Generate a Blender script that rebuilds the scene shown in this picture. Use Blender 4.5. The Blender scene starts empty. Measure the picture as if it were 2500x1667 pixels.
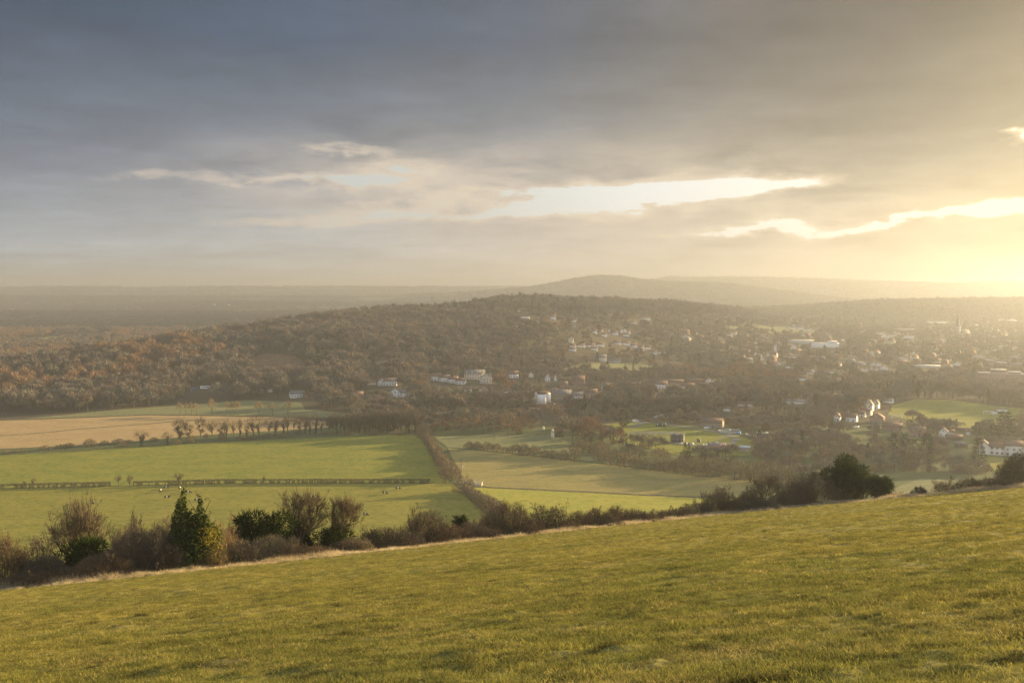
import bpy, bmesh, math, random
import numpy as np
from mathutils import Vector, Matrix, geometry
rng = np.random.default_rng(7)
random.seed(7)
SC = bpy.context.scene
COL = SC.collection
R = math.radians
# ------------------------------------------------------------------ camera
ZC = 100.0                       # eye height above the valley floor
F = 2431.0                       # focal length in photo pixels (35 mm lens)
PITCH = R(2.814)
cam_d = bpy.data.cameras.new('camera'); cam_d.lens = 35.0; cam_d.sensor_width = 36.0
cam_d.clip_start = 0.3; cam_d.clip_end = 60000
cam = bpy.data.objects.new('camera', cam_d); COL.objects.link(cam)
cam.location = (0, 0, ZC); cam.rotation_euler = (R(90) - PITCH, 0, 0)
SC.camera = cam
cP, sP = math.cos(PITCH), math.sin(PITCH)
def ray(px, py):
    """direction per metre of forward distance of a photo pixel: (x/y, z/y)"""
    dx = px - 1250.0; dy = 833.5 - py
    fy = F * cP + dy * sP
    return dx / fy, (-F * sP + dy * cP) / fy
# ------------------------------------------------------------------ numpy noise
def _hash(ix, iy, seed):
    h = (ix.astype(np.int64) * 374761393 + iy.astype(np.int64) * 668265263 + seed * 974634777) & 0xffffffff
    h = ((h ^ (h >> 13)) * 1274126177) & 0xffffffff
    return ((h ^ (h >> 16)) & 0xffffff) / float(0xffffff)
def vnoise(x, y, seed=0):
    x = np.asarray(x, float); y = np.asarray(y, float)
    ix = np.floor(x); iy = np.floor(y); fx = x - ix; fy = y - iy
    fx = fx * fx * fx * (fx * (fx * 6 - 15) + 10); fy = fy * fy * fy * (fy * (fy * 6 - 15) + 10)
    a = _hash(ix, iy, seed); b = _hash(ix + 1, iy, seed); c = _hash(ix, iy + 1, seed); d = _hash(ix + 1, iy + 1, seed)
    return (a * (1 - fx) + b * fx) * (1 - fy) + (c * (1 - fx) + d * fx) * fy - 0.5
def fbm(x, y, seed=0, oct=4):
    s = 0; a = 1.0
    for i in range(oct):
        s = s + a * vnoise(x * 2 ** i + 17.3 * i, y * 2 ** i - 9.1 * i, seed + i); a *= 0.5
    return s
def sstep(t):
    t = np.clip(t, 0, 1); return t * t * (3 - 2 * t)
# ------------------------------------------------------------------ the land
def pu(px): return (px - 1250.0) / 2434.0
def table(pts):
    xs = np.array([pu(p[0]) for p in pts]); cols = [np.array([p[k] for p in pts], float) for k in range(1, len(pts[0]))]
    return lambda u: [np.interp(u, xs, c) for c in cols]
# wooded hill: photo column, foot distance, crest distance, crest height
HILL = table([(-700, 780, 1000, 14), (0, 790, 1000, 17), (300, 870, 1120, 31), (600, 930, 1300, 41), (838, 900, 1450, 60), (942, 900, 1530, 63),
              (1120, 930, 1650, 69), (1284, 960, 1800, 76), (1438, 1000, 2000, 79), (1572, 1150, 2200, 74), (1735, 1300, 2400, 58),
              (1900, 1500, 2500, 28), (2100, 1600, 2600, 14), (2500, 1700, 2700, 10), (3200, 1700, 2700, 10)])
def topz(py, d, tree): return ZC + (714 - py) / 2431.0 * d - tree
RIDGES = []
def ridge(d, w, tree, pts):
    RIDGES.append((d, w, table([(p[0], topz(p[1], d, tree)) for p in pts])))
ridge(3400, 420, 13, [(1700, 760), (1850, 750), (1978, 744), (2068, 736), (2157, 731), (2336, 728), (2500, 726), (3200, 735)])
ridge(5600, 700, 3, [(900, 726), (1150, 715), (1200, 712), (1290, 704), (1349, 695), (1408, 683), (1468, 676), (1512, 678), (1557, 684), (1620, 690), (1760, 694), (1900, 712), (2100, 735)])
ridge(7600, 900, 8, [(1450, 700), (1557, 685), (1590, 683), (1632, 675), (1706, 677), (1765, 676), (1880, 678), (1979, 681), (2157, 687), (2336, 692), (2410, 688), (2500, 688), (3200, 690)])
ridge(15000, 1800, 34, [(-700, 709), (0, 706), (200, 707), (400, 710), (600, 712), (800, 713), (1000, 714), (1200, 716), (1500, 722)])
ridge(8200, 700, 20, [(-700, 722), (0, 723), (350, 721), (600, 719), (700, 717), (900, 718), (1100, 715), (1250, 718), (1400, 730)])
ridge(4600, 480, 16, [(-700, 746), (0, 746), (150, 743), (330, 740), (480, 733), (600, 732), (700, 735), (900, 735), (1100, 733), (1300, 745)])
ridge(2900, 300, 12, [(-700, 790), (0, 790), (200, 786), (340, 774), (480, 768), (600, 770), (750, 776), (900, 790), (1000, 800)])
def Hv(x, y):
    x = np.asarray(x, float); y = np.asarray(y, float)
    r = np.hypot(x, y); d = np.maximum(y, r * 0.72)
    u = np.clip(x / np.maximum(y, 1e-3), -0.78, 0.78); u = np.where(y <= 0, np.sign(x) * 0.78, u)
    base = 14 * sstep((d - 900) / 2200) + 1.2 * fbm(x / 260, y / 260, 3, 2) * sstep((d - 700) / 300)
    base = base + 5 * fbm(x / 900, y / 900, 5, 3) * sstep((d - 2000) / 1500)
    d0, dc, hc = HILL(u)
    dd = d + 60 * fbm(x / 350, y / 350, 11, 2)
    t = (dd - d0) / (dc - d0)
    up = np.where(t < 1, 0.55 * np.clip(t, 0, 1) + 0.45 * sstep(t), 1 - 0.9 * sstep((dd - dc) / (1.35 * (dc - d0) + 60)))
    hill = hc * up * (1 + 0.10 * fbm(x / 220, y / 220, 21, 3))
    hill = hill + 9 * fbm(x / 120, y / 120, 23, 3) * sstep(hill / 30)
    z = np.maximum(base, hill)
    for rd, w, tab in RIDGES:
        h = tab(u)[0]
        q = (d + 0.25 * w * fbm(x / (w * 1.3), y / (w * 1.3), int(rd), 2) - rd) / w
        b = np.where(q < 0, np.exp(-(q * 0.8) ** 2), np.exp(-(q * 0.6) ** 2))
        z = np.maximum(z, h * b + z * (1 - b) * 0.5 * (b > 0.02))
    return z
_YS = np.geomspace(190, 30000, 2600)
def ground(px, py):
    """where the line of sight through a photo pixel meets the valley ground"""
    u, v = ray(px, py)
    zs = ZC + v * _YS; h = Hv(u * _YS, _YS)
    k = np.nonzero(zs < h)[0]
    i = k[0] if len(k) else len(_YS) - 1
    i = max(i, 1)
    a = zs[i - 1] - h[i - 1]; b = h[i] - zs[i]; t = a / (a + b) if a + b > 0 else 0
    y = _YS[i - 1] + t * (_YS[i] - _YS[i - 1])
    return Vector((u * y, y, float(Hv(u * y, y))))
# near hillside: a tilted pasture that breaks over a convex edge
EDGE = [(0, 1443), (300, 1408), (600, 1379), (700, 1369), (1000, 1338), (1200, 1318), (1300, 1308), (1500, 1286), (1800, 1250), (1900, 1240), (2200, 1214), (2500, 1191)]
_er = [ray(*p) for p in EDGE]
_eu = np.array([e[0] for e in _er]); _ev = np.array([-e[1] for e in _er])
_co = np.polyfit(_eu, _ev, 3)
SL, AX = 0.2336, 0.0937
def edge_y(u):
    uc = np.clip(u, -0.56, 0.56)
    v = np.polyval(_co, uc)
    return 1.7 / np.maximum(v - SL + AX * uc, 0.009)
def Hh(x, y):
    x = np.asarray(x, float); y = np.asarray(y, float)
    u = np.clip(x / np.maximum(y, 1.0), -0.75, 0.75)
    p = ZC - 1.7 + AX * x - SL * y
    t = np.maximum(y - edge_y(u), 0)
    return p - 0.40 * (np.sqrt(t * t + 36) - 6)
def Hany(x, y): return np.maximum(Hv(x, y), Hh(x, y))
# ------------------------------------------------------------------ mesh helpers
def mesh_from(name, v, f, mats, mi=None, smooth=False, uvs=None):
    """v: (n,3) array; f: list of (m,k) int arrays (same k inside one array)"""
    me = bpy.data.meshes.new(name)
    v = np.asarray(v, np.float32)
    fs = [np.asarray(a, np.int32) for a in (f if isinstance(f, list) else [f]) if len(a)]
    loops = np.concatenate([a.ravel() for a in fs]); tot = np.concatenate([np.full(len(a), a.shape[1], np.int32) for a in fs])
    st = np.concatenate([[0], np.cumsum(tot)[:-1]]).astype(np.int32)
    me.vertices.add(len(v)); me.vertices.foreach_set('co', v.ravel())
    me.loops.add(len(loops)); me.loops.foreach_set('vertex_index', loops)
    me.polygons.add(len(tot)); me.polygons.foreach_set('loop_start', st); me.polygons.foreach_set('loop_total', tot)
    if mi is not None: me.polygons.foreach_set('material_index', np.asarray(mi, np.int32))
    if smooth: me.polygons.foreach_set('use_smooth', np.ones(len(tot), bool))
    for m in (mats if isinstance(mats, (list, tuple)) else [mats]): me.materials.append(m)
    me.update(calc_edges=True); me.validate()
    return me
def link(name, me, parent=None, loc=(0, 0, 0), rz=0, label=None, cat=None, group=None, kind=None, scale=None):
    o = bpy.data.objects.new(name, me); COL.objects.link(o)
    o.location = loc; o.rotation_euler = (0, 0, rz)
    if scale is not None: o.scale = scale if hasattr(scale, '__len__') else (scale,) * 3
    if parent: o.parent = parent
    tag(o, label, cat, group, kind)
    return o
def tag(o, label=None, cat=None, group=None, kind=None):
    if label: o['label'] = label
    if cat: o['category'] = cat
    if group: o['group'] = group
    if kind: o['kind'] = kind
    return o
def copy_tree(o, parent=None):
    c = o.copy(); COL.objects.link(c); c.parent = parent
    for ch in o.children: copy_tree(ch, c)
    return c
# ------------------------------------------------------------------ node helpers
class NT:
    def __init__(s, tree): s.t = tree; s.n = tree.nodes; s.l = tree.links
    def new(s, typ, **kw):
        n = s.n.new(typ)
        for k, v in kw.items(): setattr(n, k, v)
        return n
    def put(s, sock, v):
        if isinstance(v, bpy.types.NodeSocket): s.l.new(v, sock)
        elif v is not None: sock.default_value = v
    def math(s, op, a, b=None, c=None, clamp=False):
        n = s.new('ShaderNodeMath', operation=op, use_clamp=clamp)
        for i, v in enumerate((a, b, c)):
            if v is not None: s.put(n.inputs[i], v)
        return n.outputs[0]
    def add(s, a, b): return s.math('ADD', a, b)
    def sub(s, a, b): return s.math('SUBTRACT', a, b)
    def mul(s, a, b): return s.math('MULTIPLY', a, b)
    def div(s, a, b): return s.math('DIVIDE', a, b)
    def rng(s, v, a, b, c=0.0, d=1.0, smooth=True):
        n = s.new('ShaderNodeMapRange', interpolation_type='SMOOTHSTEP' if smooth else 'LINEAR')
        for i, q in enumerate((v, a, b, c, d)): s.put(n.inputs[i], q)
        return n.outputs[0]
    def mix(s, f, a, b, mode='MIX'):
        n = s.new('ShaderNodeMix', data_type='RGBA', blend_type=mode)
        s.put(n.inputs[0], f); s.put(n.inputs[6], rgba(a)); s.put(n.inputs[7], rgba(b))
        return n.outputs[2]
    def noise(s, vec=None, scale=1.0, detail=3.0, rough=0.5, dist=0.0, col=False):
        n = s.new('ShaderNodeTexNoise')
        s.put(n.inputs['Scale'], scale); s.put(n.inputs['Detail'], detail); s.put(n.inputs['Roughness'], rough); s.put(n.inputs['Distortion'], dist)
        if vec is not None: s.put(n.inputs['Vector'], vec)
        return n.outputs['Color' if col else 'Fac']
    def comb(s, x, y, z):
        n = s.new('ShaderNodeCombineXYZ')
        for i, v in enumerate((x, y, z)): s.put(n.inputs[i], v)
        return n.outputs[0]
    def ramp(s, fac, stops, interp='LINEAR'):
        n = s.new('ShaderNodeValToRGB'); r = n.color_ramp; r.interpolation = interp
        while len(r.elements) < len(stops): r.elements.new(0.5)
        for e, (p, c) in zip(r.elements, stops): e.position = p; e.color = rgba(c)
        s.put(n.inputs[0], fac); return n.outputs[0]
    def scalevec(s, vec, sc):
        n = s.new('ShaderNodeVectorMath', operation='MULTIPLY'); s.put(n.inputs[0], vec); s.put(n.inputs[1], sc); return n.outputs[0]
def rgba(c):
    if isinstance(c, bpy.types.NodeSocket): return c
    return (*c, 1.0) if len(c) == 3 else c
def srgb(r, g, b):
    f = lambda c: (c / 255 / 12.92) if c / 255 <= 0.04045 else ((c / 255 + 0.055) / 1.055) ** 2.4
    return (f(r), f(g), f(b))
def new_mat(name):
    m = bpy.data.materials.new(name); m.use_nodes = True
    t = NT(m.node_tree); t.n.clear(); t.out = t.new('ShaderNodeOutputMaterial')
    return m, t
def principled(t, col, rough=0.9, spec=0.15, bump=None, bstr=0.3, bdist=0.05, metal=0.0):
    p = t.new('ShaderNodeBsdfPrincipled')
    t.put(p.inputs['Base Color'], rgba(col)); t.put(p.inputs['Roughness'], rough); t.put(p.inputs['Specular IOR Level'], spec); t.put(p.inputs['Metallic'], metal)
    if bump is not None:
        b = t.new('ShaderNodeBump'); b.inputs['Strength'].default_value = bstr; b.inputs['Distance'].default_value = bdist
        t.put(b.inputs['Height'], bump); t.l.new(b.outputs[0], p.inputs['Normal'])
    t.l.new(p.outputs[0], t.out.inputs['Surface'])
    return p
def leafy(t, col, trans=0.3):
    """thin leaves or blades: part of the light passes through"""
    d = t.new('ShaderNodeBsdfDiffuse'); t.put(d.inputs[0], rgba(col))
    tr = t.new('ShaderNodeBsdfTranslucent'); t.put(tr.inputs[0], rgba(col))
    m = t.new('ShaderNodeMixShader'); m.inputs[0].default_value = trans
    t.l.new(d.outputs[0], m.inputs[1]); t.l.new(tr.outputs[0], m.inputs[2]); t.l.new(m.outputs[0], t.out.inputs['Surface'])
def simple(name, col, rough=0.8, spec=0.2, var=0.12, scale=1.5, metal=0.0):
    m, t = new_mat(name)
    tc = t.new('ShaderNodeTexCoord')
    n = t.noise(tc.outputs['Object'], scale, 4)
    c = t.mix(n, tuple(x * (1 - var) for x in col), tuple(min(1, x * (1 + var)) for x in col))
    principled(t, c, rough, spec, metal=metal)
    return m
# ------------------------------------------------------------------ light
SUN_AZ, SUN_EL = R(59), R(8.8)              # to the right of the view, low
sd = bpy.data.lights.new('sun', 'SUN'); sd.energy = 5.0; sd.angle = R(0.5); sd.color = (1.0, 0.74, 0.38)
so = bpy.data.objects.new('sun', sd); COL.objects.link(so)
sdir = Vector((math.sin(SUN_AZ) * math.cos(SUN_EL), math.cos(SUN_AZ) * math.cos(SUN_EL), math.sin(SUN_EL)))
so.rotation_euler = (-sdir).to_track_quat('-Z', 'Y').to_euler(); so.location = (300, 300, 300)
EXPO = 2.35
SC.view_settings.view_transform = 'Standard'; SC.view_settings.look = 'None'; SC.view_settings.gamma = 1.0
SC.view_settings.use_curve_mapping = False; SC.view_settings.exposure = EXPO
# ------------------------------------------------------------------ sky: evening cloud deck with gaps
W = bpy.data.worlds.new('World'); SC.world = W; W.use_nodes = True
def build_sky():
    t = NT(W.node_tree); t.n.clear()
    out = t.new('ShaderNodeOutputWorld'); bg = t.new('ShaderNodeBackground'); bg.inputs['Strength'].default_value = 0.1
    t.l.new(bg.outputs[0], out.inputs[0])
    tc = t.new('ShaderNodeTexCoord'); sep = t.new('ShaderNodeSeparateXYZ'); t.l.new(tc.outputs['Generated'], sep.inputs[0])
    x, y, z = sep.outputs
    A = t.math('ARCTAN2', x, y)                       # azimuth from the valley's axis
    E = t.math('ARCSINE', z)                          # elevation
    zz = t.add(t.math('MAXIMUM', z, 0.0), 0.05)
    plane = t.comb(t.div(x, zz), t.mul(t.div(y, zz), 1.15), 0.0)   # a point on the flat cloud base
    n_pl = t.noise(plane, 0.55, 7, 0.55, 0.4)         # banks of the deck, foreshortened toward the horizon
    n_pf = t.noise(plane, 2.6, 6, 0.6, 0.3)
    n_big = t.noise(plane, 0.20, 3, 0.5)
    ae = t.comb(A, t.mul(E, 3.6), 0.3)
    ae2 = t.comb(A, t.mul(E, 2.2), 2.3)
    n_rag = t.noise(ae, 8.0, 9, 0.60, 0.2)
    n_puf = t.noise(ae2, 30.0, 6, 0.60, 0.1)
    n_soft = t.noise(t.comb(A, t.mul(E, 2.6), 4.7), 3.2, 5, 0.55)
    w1 = t.sub(n_rag, 0.5); w2 = t.sub(n_puf, 0.5)
    Aw = t.add(A, t.add(t.mul(w1, 0.10), t.mul(w2, 0.03)))
    Ew = t.add(E, t.add(t.mul(t.sub(t.noise(ae, 11.0, 6, 0.6, 0.1), 0.5), 0.034), t.mul(w2, 0.008)))
    def ae_of(px, py):
        u, v = ray(px, py); return math.atan(u), math.atan2(v, math.hypot(1, u))
    def blob(px, py, hw, hh, tilt=0.0, pw=1.0):
        a0, e0 = ae_of(px, py)
        da = t.sub(Aw, a0); de = t.sub(t.sub(Ew, e0), t.mul(da, tilt))
        q = t.add(t.math('POWER', t.math('ABSOLUTE', t.div(da, hw / F)), 2.0), t.math('POWER', t.math('ABSOLUTE', t.div(de, hh / F)), 2.0))
        return t.mul(t.math('EXPONENT', t.mul(q, -1.0)), pw)
    def total(bl):
        g = None
        for b in bl: g = blob(*b) if g is None else t.add(g, blob(*b))
        return g
    # broad regions where the deck thins out, and the sharper holes inside them
    g = total([(1640, 470, 300, 38, 0.06, .95), (1880, 455, 150, 18, 0.10, .55), (1850, 556, 240, 20, 0.04, .85), (2240, 534, 260, 9, 0.12, .72), (2520, 498, 130, 14, 0.16, 1.1), (1560, 474, 150, 26, 0.0, .5),
               (1010, 408, 120, 30, 0.0, .52), (905, 455, 140, 18, 0.0, .60), (960, 500, 150, 12, 0, .45), (860, 362, 110, 14, 0.0, .52), (640, 440, 300, 12, 0.02, .50), (1080, 526, 330, 13, 0.02, .62), (2500, 328, 60, 16, 0.1, .95), (1300, 480, 200, 30, 0.03, .72), (760, 545, 260, 9, 0.02, .40)])
    veil = total([(1400, 470, 640, 90, 0.02, 1.0), (2200, 540, 500, 70, 0.08, .75), (900, 420, 380, 80, 0, .35), (1700, 650, 900, 36, 0, .5), (2300, 640, 500, 40, 0, .5)])
    hole = t.add(g, t.mul(t.add(t.mul(w1, 1.25), t.mul(w2, 0.75)), 1.0))
    inside_ = t.rng(g, 0.05, 0.35)
    gap = t.mul(t.rng(hole, 0.52, 0.68), inside_)
    rim = t.mul(t.rng(hole, 0.10, 0.62), t.rng(g, 0.02, 0.30))
    k = 10.0 / 2 ** EXPO
    C = lambda r, g_, b, m=1.0: tuple(c * k * m for c in srgb(r, g_, b))
    a01 = t.rng(A, R(-30), R(32), smooth=False)
    hi = t.ramp(a01, [(0.0, C(56, 80, 106)), (0.30, C(70, 90, 115)), (0.5, C(90, 102, 120)), (0.68, C(112, 110, 110)), (0.85, C(122, 115, 106)), (0.97, C(138, 127, 106)), (1.0, C(142, 130, 106))])
    mid = t.ramp(a01, [(0.0, C(106, 119, 139)), (0.30, C(132, 142, 157)), (0.5, C(146, 149, 153)), (0.68, C(164, 157, 146)), (0.85, C(172, 162, 142)), (1.0, C(192, 176, 140))])
    low = t.ramp(a01, [(0.0, C(156, 172, 188)), (0.3, C(188, 194, 198)), (0.5, C(214, 204, 196)), (0.7, C(218, 202, 180)), (0.85, C(206, 186, 148)), (1.0, C(198, 172, 120))])
    Ed = t.add(E, t.add(t.mul(t.sub(n_soft, 0.5), 0.07), t.mul(t.sub(n_pl, 0.5), 0.05)))
    cloud = t.mix(t.rng(Ed, R(2.6), R(6.8), smooth=False), low, mid)
    cloud = t.mix(t.rng(Ed, R(6.0), R(14.0), smooth=False), cloud, hi)
    tex = t.add(t.mul(t.sub(n_pl, 0.5), 1.25), t.add(t.mul(t.sub(n_soft, 0.5), 0.55), t.add(t.mul(w1, 0.60), t.add(t.mul(w2, 0.30), t.mul(t.sub(n_pf, 0.5), 0.55)))))
    tx = t.math('EXPONENT', t.mul(tex, 0.80))
    def scale(c, f):
        q = t.new('ShaderNodeVectorMath', operation='SCALE'); t.l.new(c, q.inputs[0]); t.put(q.inputs['Scale'], f); return q.outputs[0]
    cloud = scale(cloud, tx)
    edge = t.ramp(a01, [(0.0, C(190, 182, 176)), (0.3, C(222, 208, 190)), (0.5, C(236, 220, 198)), (0.75, C(250, 232, 200)), (1.0, C(246, 224, 172, 1.0))])
    cloud = t.mix(t.mul(t.math('MINIMUM', veil, 1.0), t.rng(n_rag, 0.30, 0.66, 0.15, 0.9)), cloud, edge)
    thin = t.mul(rim, t.rng(n_puf, 0.25, 0.70, 0.55, 1.0))
    nish = t.new('ShaderNodeTexSky', sky_type='NISHITA'); nish.sun_disc = False
    nish.sun_elevation = SUN_EL; nish.sun_rotation = SUN_AZ; nish.altitude = 150; nish.air_density = 1.0; nish.dust_density = 2.0
    opn = t.ramp(a01, [(0.0, C(184, 188, 192)), (0.42, C(198, 200, 200)), (0.6, C(232, 234, 236)), (0.8, C(255, 250, 240, 1.0)), (1.0, C(255, 238, 190, 1.05))])
    opn = t.mix(0.10, opn, nish.outputs[0])
    c = t.mix(thin, cloud, edge); c = t.mix(gap, c, opn)
    # the rest of the dome (overhead and behind the viewer): brighter, broken, bluish-white cloud over open sky
    behind = t.math('MAXIMUM', t.rng(y, 0.45, -0.35), t.rng(z, 0.42, 0.80))
    back = t.mix(t.rng(n_big, 0.4, 0.62), C(150, 178, 214, 1.15), C(214, 220, 228, 1.15))
    c = t.mix(behind, c, back)
    c = t.mix(t.rng(z, 0.0, -0.06), c, C(96, 96, 84))
    t.l.new(c, bg.inputs[0])
    W.cycles.sampling_method = 'MANUAL'; W.cycles.sample_map_resolution = 512
build_sky()
# ------------------------------------------------------------------ ground sheet
def ground_mat():
    m, t = new_mat('valley_ground')
    g = t.new('ShaderNodeNewGeometry').outputs['Position']
    n1 = t.noise(g, 0.0016, 4, 0.6); n2 = t.noise(g, 0.02, 4, 0.6); n3 = t.noise(g, 0.3, 3)
    sep = t.new('ShaderNodeSeparateXYZ'); t.l.new(g, sep.inputs[0])
    wood = t.mix(n2, (0.060, 0.052, 0.034), (0.105, 0.085, 0.052))
    grass = t.mix(n2, (0.085, 0.105, 0.040), (0.13, 0.14, 0.055))
    vor = t.new('ShaderNodeTexVoronoi'); vor.inputs['Scale'].default_value = 0.0032
    t.l.new(t.scalevec(g, (1.0, 0.55, 0.0)), vor.inputs['Vector'])
    vs = t.new('ShaderNodeSeparateColor'); t.l.new(vor.outputs['Color'], vs.inputs[0])
    isf = t.mul(t.rng(vs.outputs[0], 0.72, 0.74), t.rng(sep.outputs[1], 2300, 2700))
    c = t.mix(isf, wood, grass)
    c = t.mix(t.mul(t.rng(sep.outputs[1], 2150, 2500), t.sub(1.0, isf)), c, t.mix(n2, (0.048, 0.054, 0.050), (0.075, 0.080, 0.066)))  # distant ground: cloud shade put into its colour, darker and cooler
    near = t.rng(sep.outputs[1], 720, 780)
    c = t.mix(near, grass, c)
    c = t.mix(t.mul(n3, 0.35), c, (0.05, 0.045, 0.03))
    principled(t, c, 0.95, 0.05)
    return m
def build_ground():
    fine = np.radians(np.concatenate([np.arange(-44, 44.01, 0.22)]))
    coarse = np.radians(np.arange(48, 312.1, 4.0))
    az = np.concatenate([fine, coarse]); n = len(az)
    rr = np.concatenate([np.geomspace(60, 200, 20)[:-1], np.geomspace(200, 19500, 500)])
    Rr, Az = np.meshgrid(rr, az, indexing='ij')
    x = Rr * np.sin(Az); y = Rr * np.cos(Az)
    z = Hv(x, y)
    v = np.stack([x, y, z], -1).reshape(-1, 3)
    i = np.arange(len(rr) - 1)[:, None]; j = np.arange(n)[None, :]; j2 = (j + 1) % n
    f = np.stack([i * n + j, i * n + j2, (i + 1) * n + j2, (i + 1) * n + j], -1).reshape(-1, 4)[:, ::-1]
    v = np.vstack([v, [[0, 0, 0]]]); c = len(v) - 1
    cap = np.stack([np.full(n, c), (np.arange(n) + 1) % n, np.arange(n)], -1)
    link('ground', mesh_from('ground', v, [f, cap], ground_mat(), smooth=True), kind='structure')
build_ground()
# ------------------------------------------------------------------ near hillside
def bumps(x, y):
    tus = np.maximum(fbm(x / 0.7, y / 0.7, 51, 3) - 0.16, 0) * 0.15
    return 0.08 * fbm(x / 9, y / 9, 40, 3) + 0.05 * fbm(x / 1.3, y / 1.3, 44, 4) + tus * np.clip(0.5 + 2 * fbm(x / 12, y / 12, 61, 2), 0, 1)
def pasture_color(t, g):
    n1 = t.noise(g, 0.10, 5, 0.6); n2 = t.noise(t.scalevec(g, (0.6, 1.0, 1.0)), 0.8, 5, 0.62); n3 = t.noise(g, 6.0, 4, 0.6); n4 = t.noise(t.scalevec(g, (0.7, 1.3, 1.0)), 1.7, 4, 0.6)
    c = t.mix(t.rng(n1, 0.36, 0.64), (0.19, 0.165, 0.044), (0.15, 0.140, 0.038))
    c = t.mix(t.rng(n2, 0.42, 0.72), c, (0.20, 0.16, 0.055))
    c = t.mix(t.mul(t.rng(n4, 0.56, 0.74), 0.85), c, (0.075, 0.062, 0.026))
    c = t.mix(t.mul(n3, 0.4), c, (0.13, 0.12, 0.04))
    return c, t.add(n3, t.mul(n2, 1.4))
def hillside_mat():
    m, t = new_mat('pasture_turf')
    g = t.new('ShaderNodeNewGeometry').outputs['Position']
    c, b = pasture_color(t, g)
    principled(t, c, 0.95, 0.05, bump=b, bstr=0.5, bdist=0.06)
    return m
def build_hillside():
    ys = np.concatenate([np.arange(-60, 6, 1.0), 6 * 1.0065 ** np.arange(0, 560)])
    ys = ys[ys < 205]; ys = np.concatenate([ys, np.linspace(206, 420, 60)])
    s = np.linspace(-1.15, 1.15, 1100)
    Y, S = np.meshgrid(ys, s, indexing='ij')
    X = S * (np.maximum(Y, 0) + 26)
    z = Hh(X, Y) + bumps(X, Y) * np.where(Y < 5, 0.5, 1)
    keep = 1
    v = np.stack([X, Y, z], -1).reshape(-1, 3); n = len(s)
    i = np.arange(len(ys) - 1)[:, None]; j = np.arange(n - 1)[None, :]
    f = np.stack([i * n + j, i * n + j + 1, (i + 1) * n + j + 1, (i + 1) * n + j], -1).reshape(-1, 4)
    zz = z.reshape(-1)
    f = f[(zz[f].max(1) > -4)]
    link('hillside', mesh_from('hillside', v, f, hillside_mat(), smooth=True), kind='structure')
build_hillside()
# ------------------------------------------------------------------ fields, laid over the valley floor
def drape(name, poly, mat, lift, step=12.0, kind='structure', **kw):
    P = [Vector((p[0], p[1])) for p in poly]
    xs = [p.x for p in P]; ys = [p.y for p in P]
    # resample the outline
    out = []
    for a, b in zip(P, P[1:] + P[:1]):
        k = max(1, int((b - a).length / step)); out += [a.lerp(b, i / k) for i in range(k)]
    n = len(out); ed = [(i, (i + 1) % n) for i in range(n)]
    gx = np.arange(min(xs), max(xs), step); gy = np.arange(min(ys), max(ys), step)
    pts = out + [Vector((float(a), float(b))) for a in gx for b in gy if inside(a, b, poly)]
    v, e, f, *_ = geometry.delaunay_2d_cdt(pts, ed, [], 1, 1e-3)
    va = np.array([(p.x, p.y) for p in v]); z = Hv(va[:, 0], va[:, 1]) + lift
    fa = np.array([list(q) for q in f if len(q) == 3])
    a = va[fa]; cr = (a[:, 1, 0] - a[:, 0, 0]) * (a[:, 2, 1] - a[:, 0, 1]) - (a[:, 1, 1] - a[:, 0, 1]) * (a[:, 2, 0] - a[:, 0, 0])
    fa[cr < 0] = fa[cr < 0][:, ::-1]
    return link(name, mesh_from(name, np.column_stack([va, z]), fa, mat, smooth=True), kind=kind, **kw)
def inside(x, y, poly):
    c = False; n = len(poly)
    for i in range(n):
        x1, y1 = poly[i][0], poly[i][1]; x2, y2 = poly[i - 1][0], poly[i - 1][1]
        if (y1 > y) != (y2 > y) and x < (x2 - x1) * (y - y1) / (y2 - y1) + x1: c = not c
    return c
def inside_np(x, y, poly):
    c = np.zeros(len(x), bool); n = len(poly)
    for i in range(n):
        x1, y1 = poly[i][0], poly[i][1]; x2, y2 = poly[i - 1][0], poly[i - 1][1]
        if y1 == y2: continue
        c ^= ((y1 > y) != (y2 > y)) & (x < (x2 - x1) * (y - y1) / (y2 - y1) + x1)
    return c
def field_mat(name, a, b, patch, scale=0.05, furrow=None):
    m, t = new_mat(name)
    g = t.new('ShaderNodeNewGeometry').outputs['Position']
    n1 = t.noise(t.scalevec(g, (1.0, 1.6, 1.0)), scale, 6, 0.65); n2 = t.noise(t.scalevec(g, (0.6, 0.9, 1.0)), 0.42, 6, 0.75)
    n3 = t.noise(t.scalevec(g, (0.35, 1.0, 1.0)), 0.12, 7, 0.7)
    c = t.mix(t.rng(n1, 0.35, 0.65), a, b)
    c = t.mix(t.mul(t.rng(n2, 0.46, 0.66), 0.8), c, patch); c = t.mix(t.mul(t.rng(n2, 0.50, 0.34), 0.6), c, tuple(q * .55 for q in a))
    c = t.mix(t.mul(t.rng(n3, 0.54, 0.70), 0.5), c, patch)
    h = t.add(n2, n3)
    if furrow:
        sp = t.new('ShaderNodeSeparateXYZ'); t.l.new(g, sp.inputs[0])
        q = t.add(t.mul(sp.outputs[0], furrow[0]), t.mul(sp.outputs[1], furrow[1]))
        w = t.math('SINE', t.add(q, t.mul(n2, 1.2)))
        c = t.mix(t.rng(w, 0.2, 1.0, 0.0, 0.28), c, patch); h = t.add(h, t.mul(w, 0.25))
    principled(t, c, 0.95, 0.05, bump=h, bstr=0.6, bdist=0.5)
    return m
def gpoly(pts): return [tuple(ground(*p))[:2] for p in pts]
POLYS = {}
def field(name, key, pts, mat, lift=0.12, step=12.0, world=None, **kw):
    POLYS[key] = world or gpoly(pts)
    return drape(name, POLYS[key], mat, lift, step, **kw)
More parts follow.
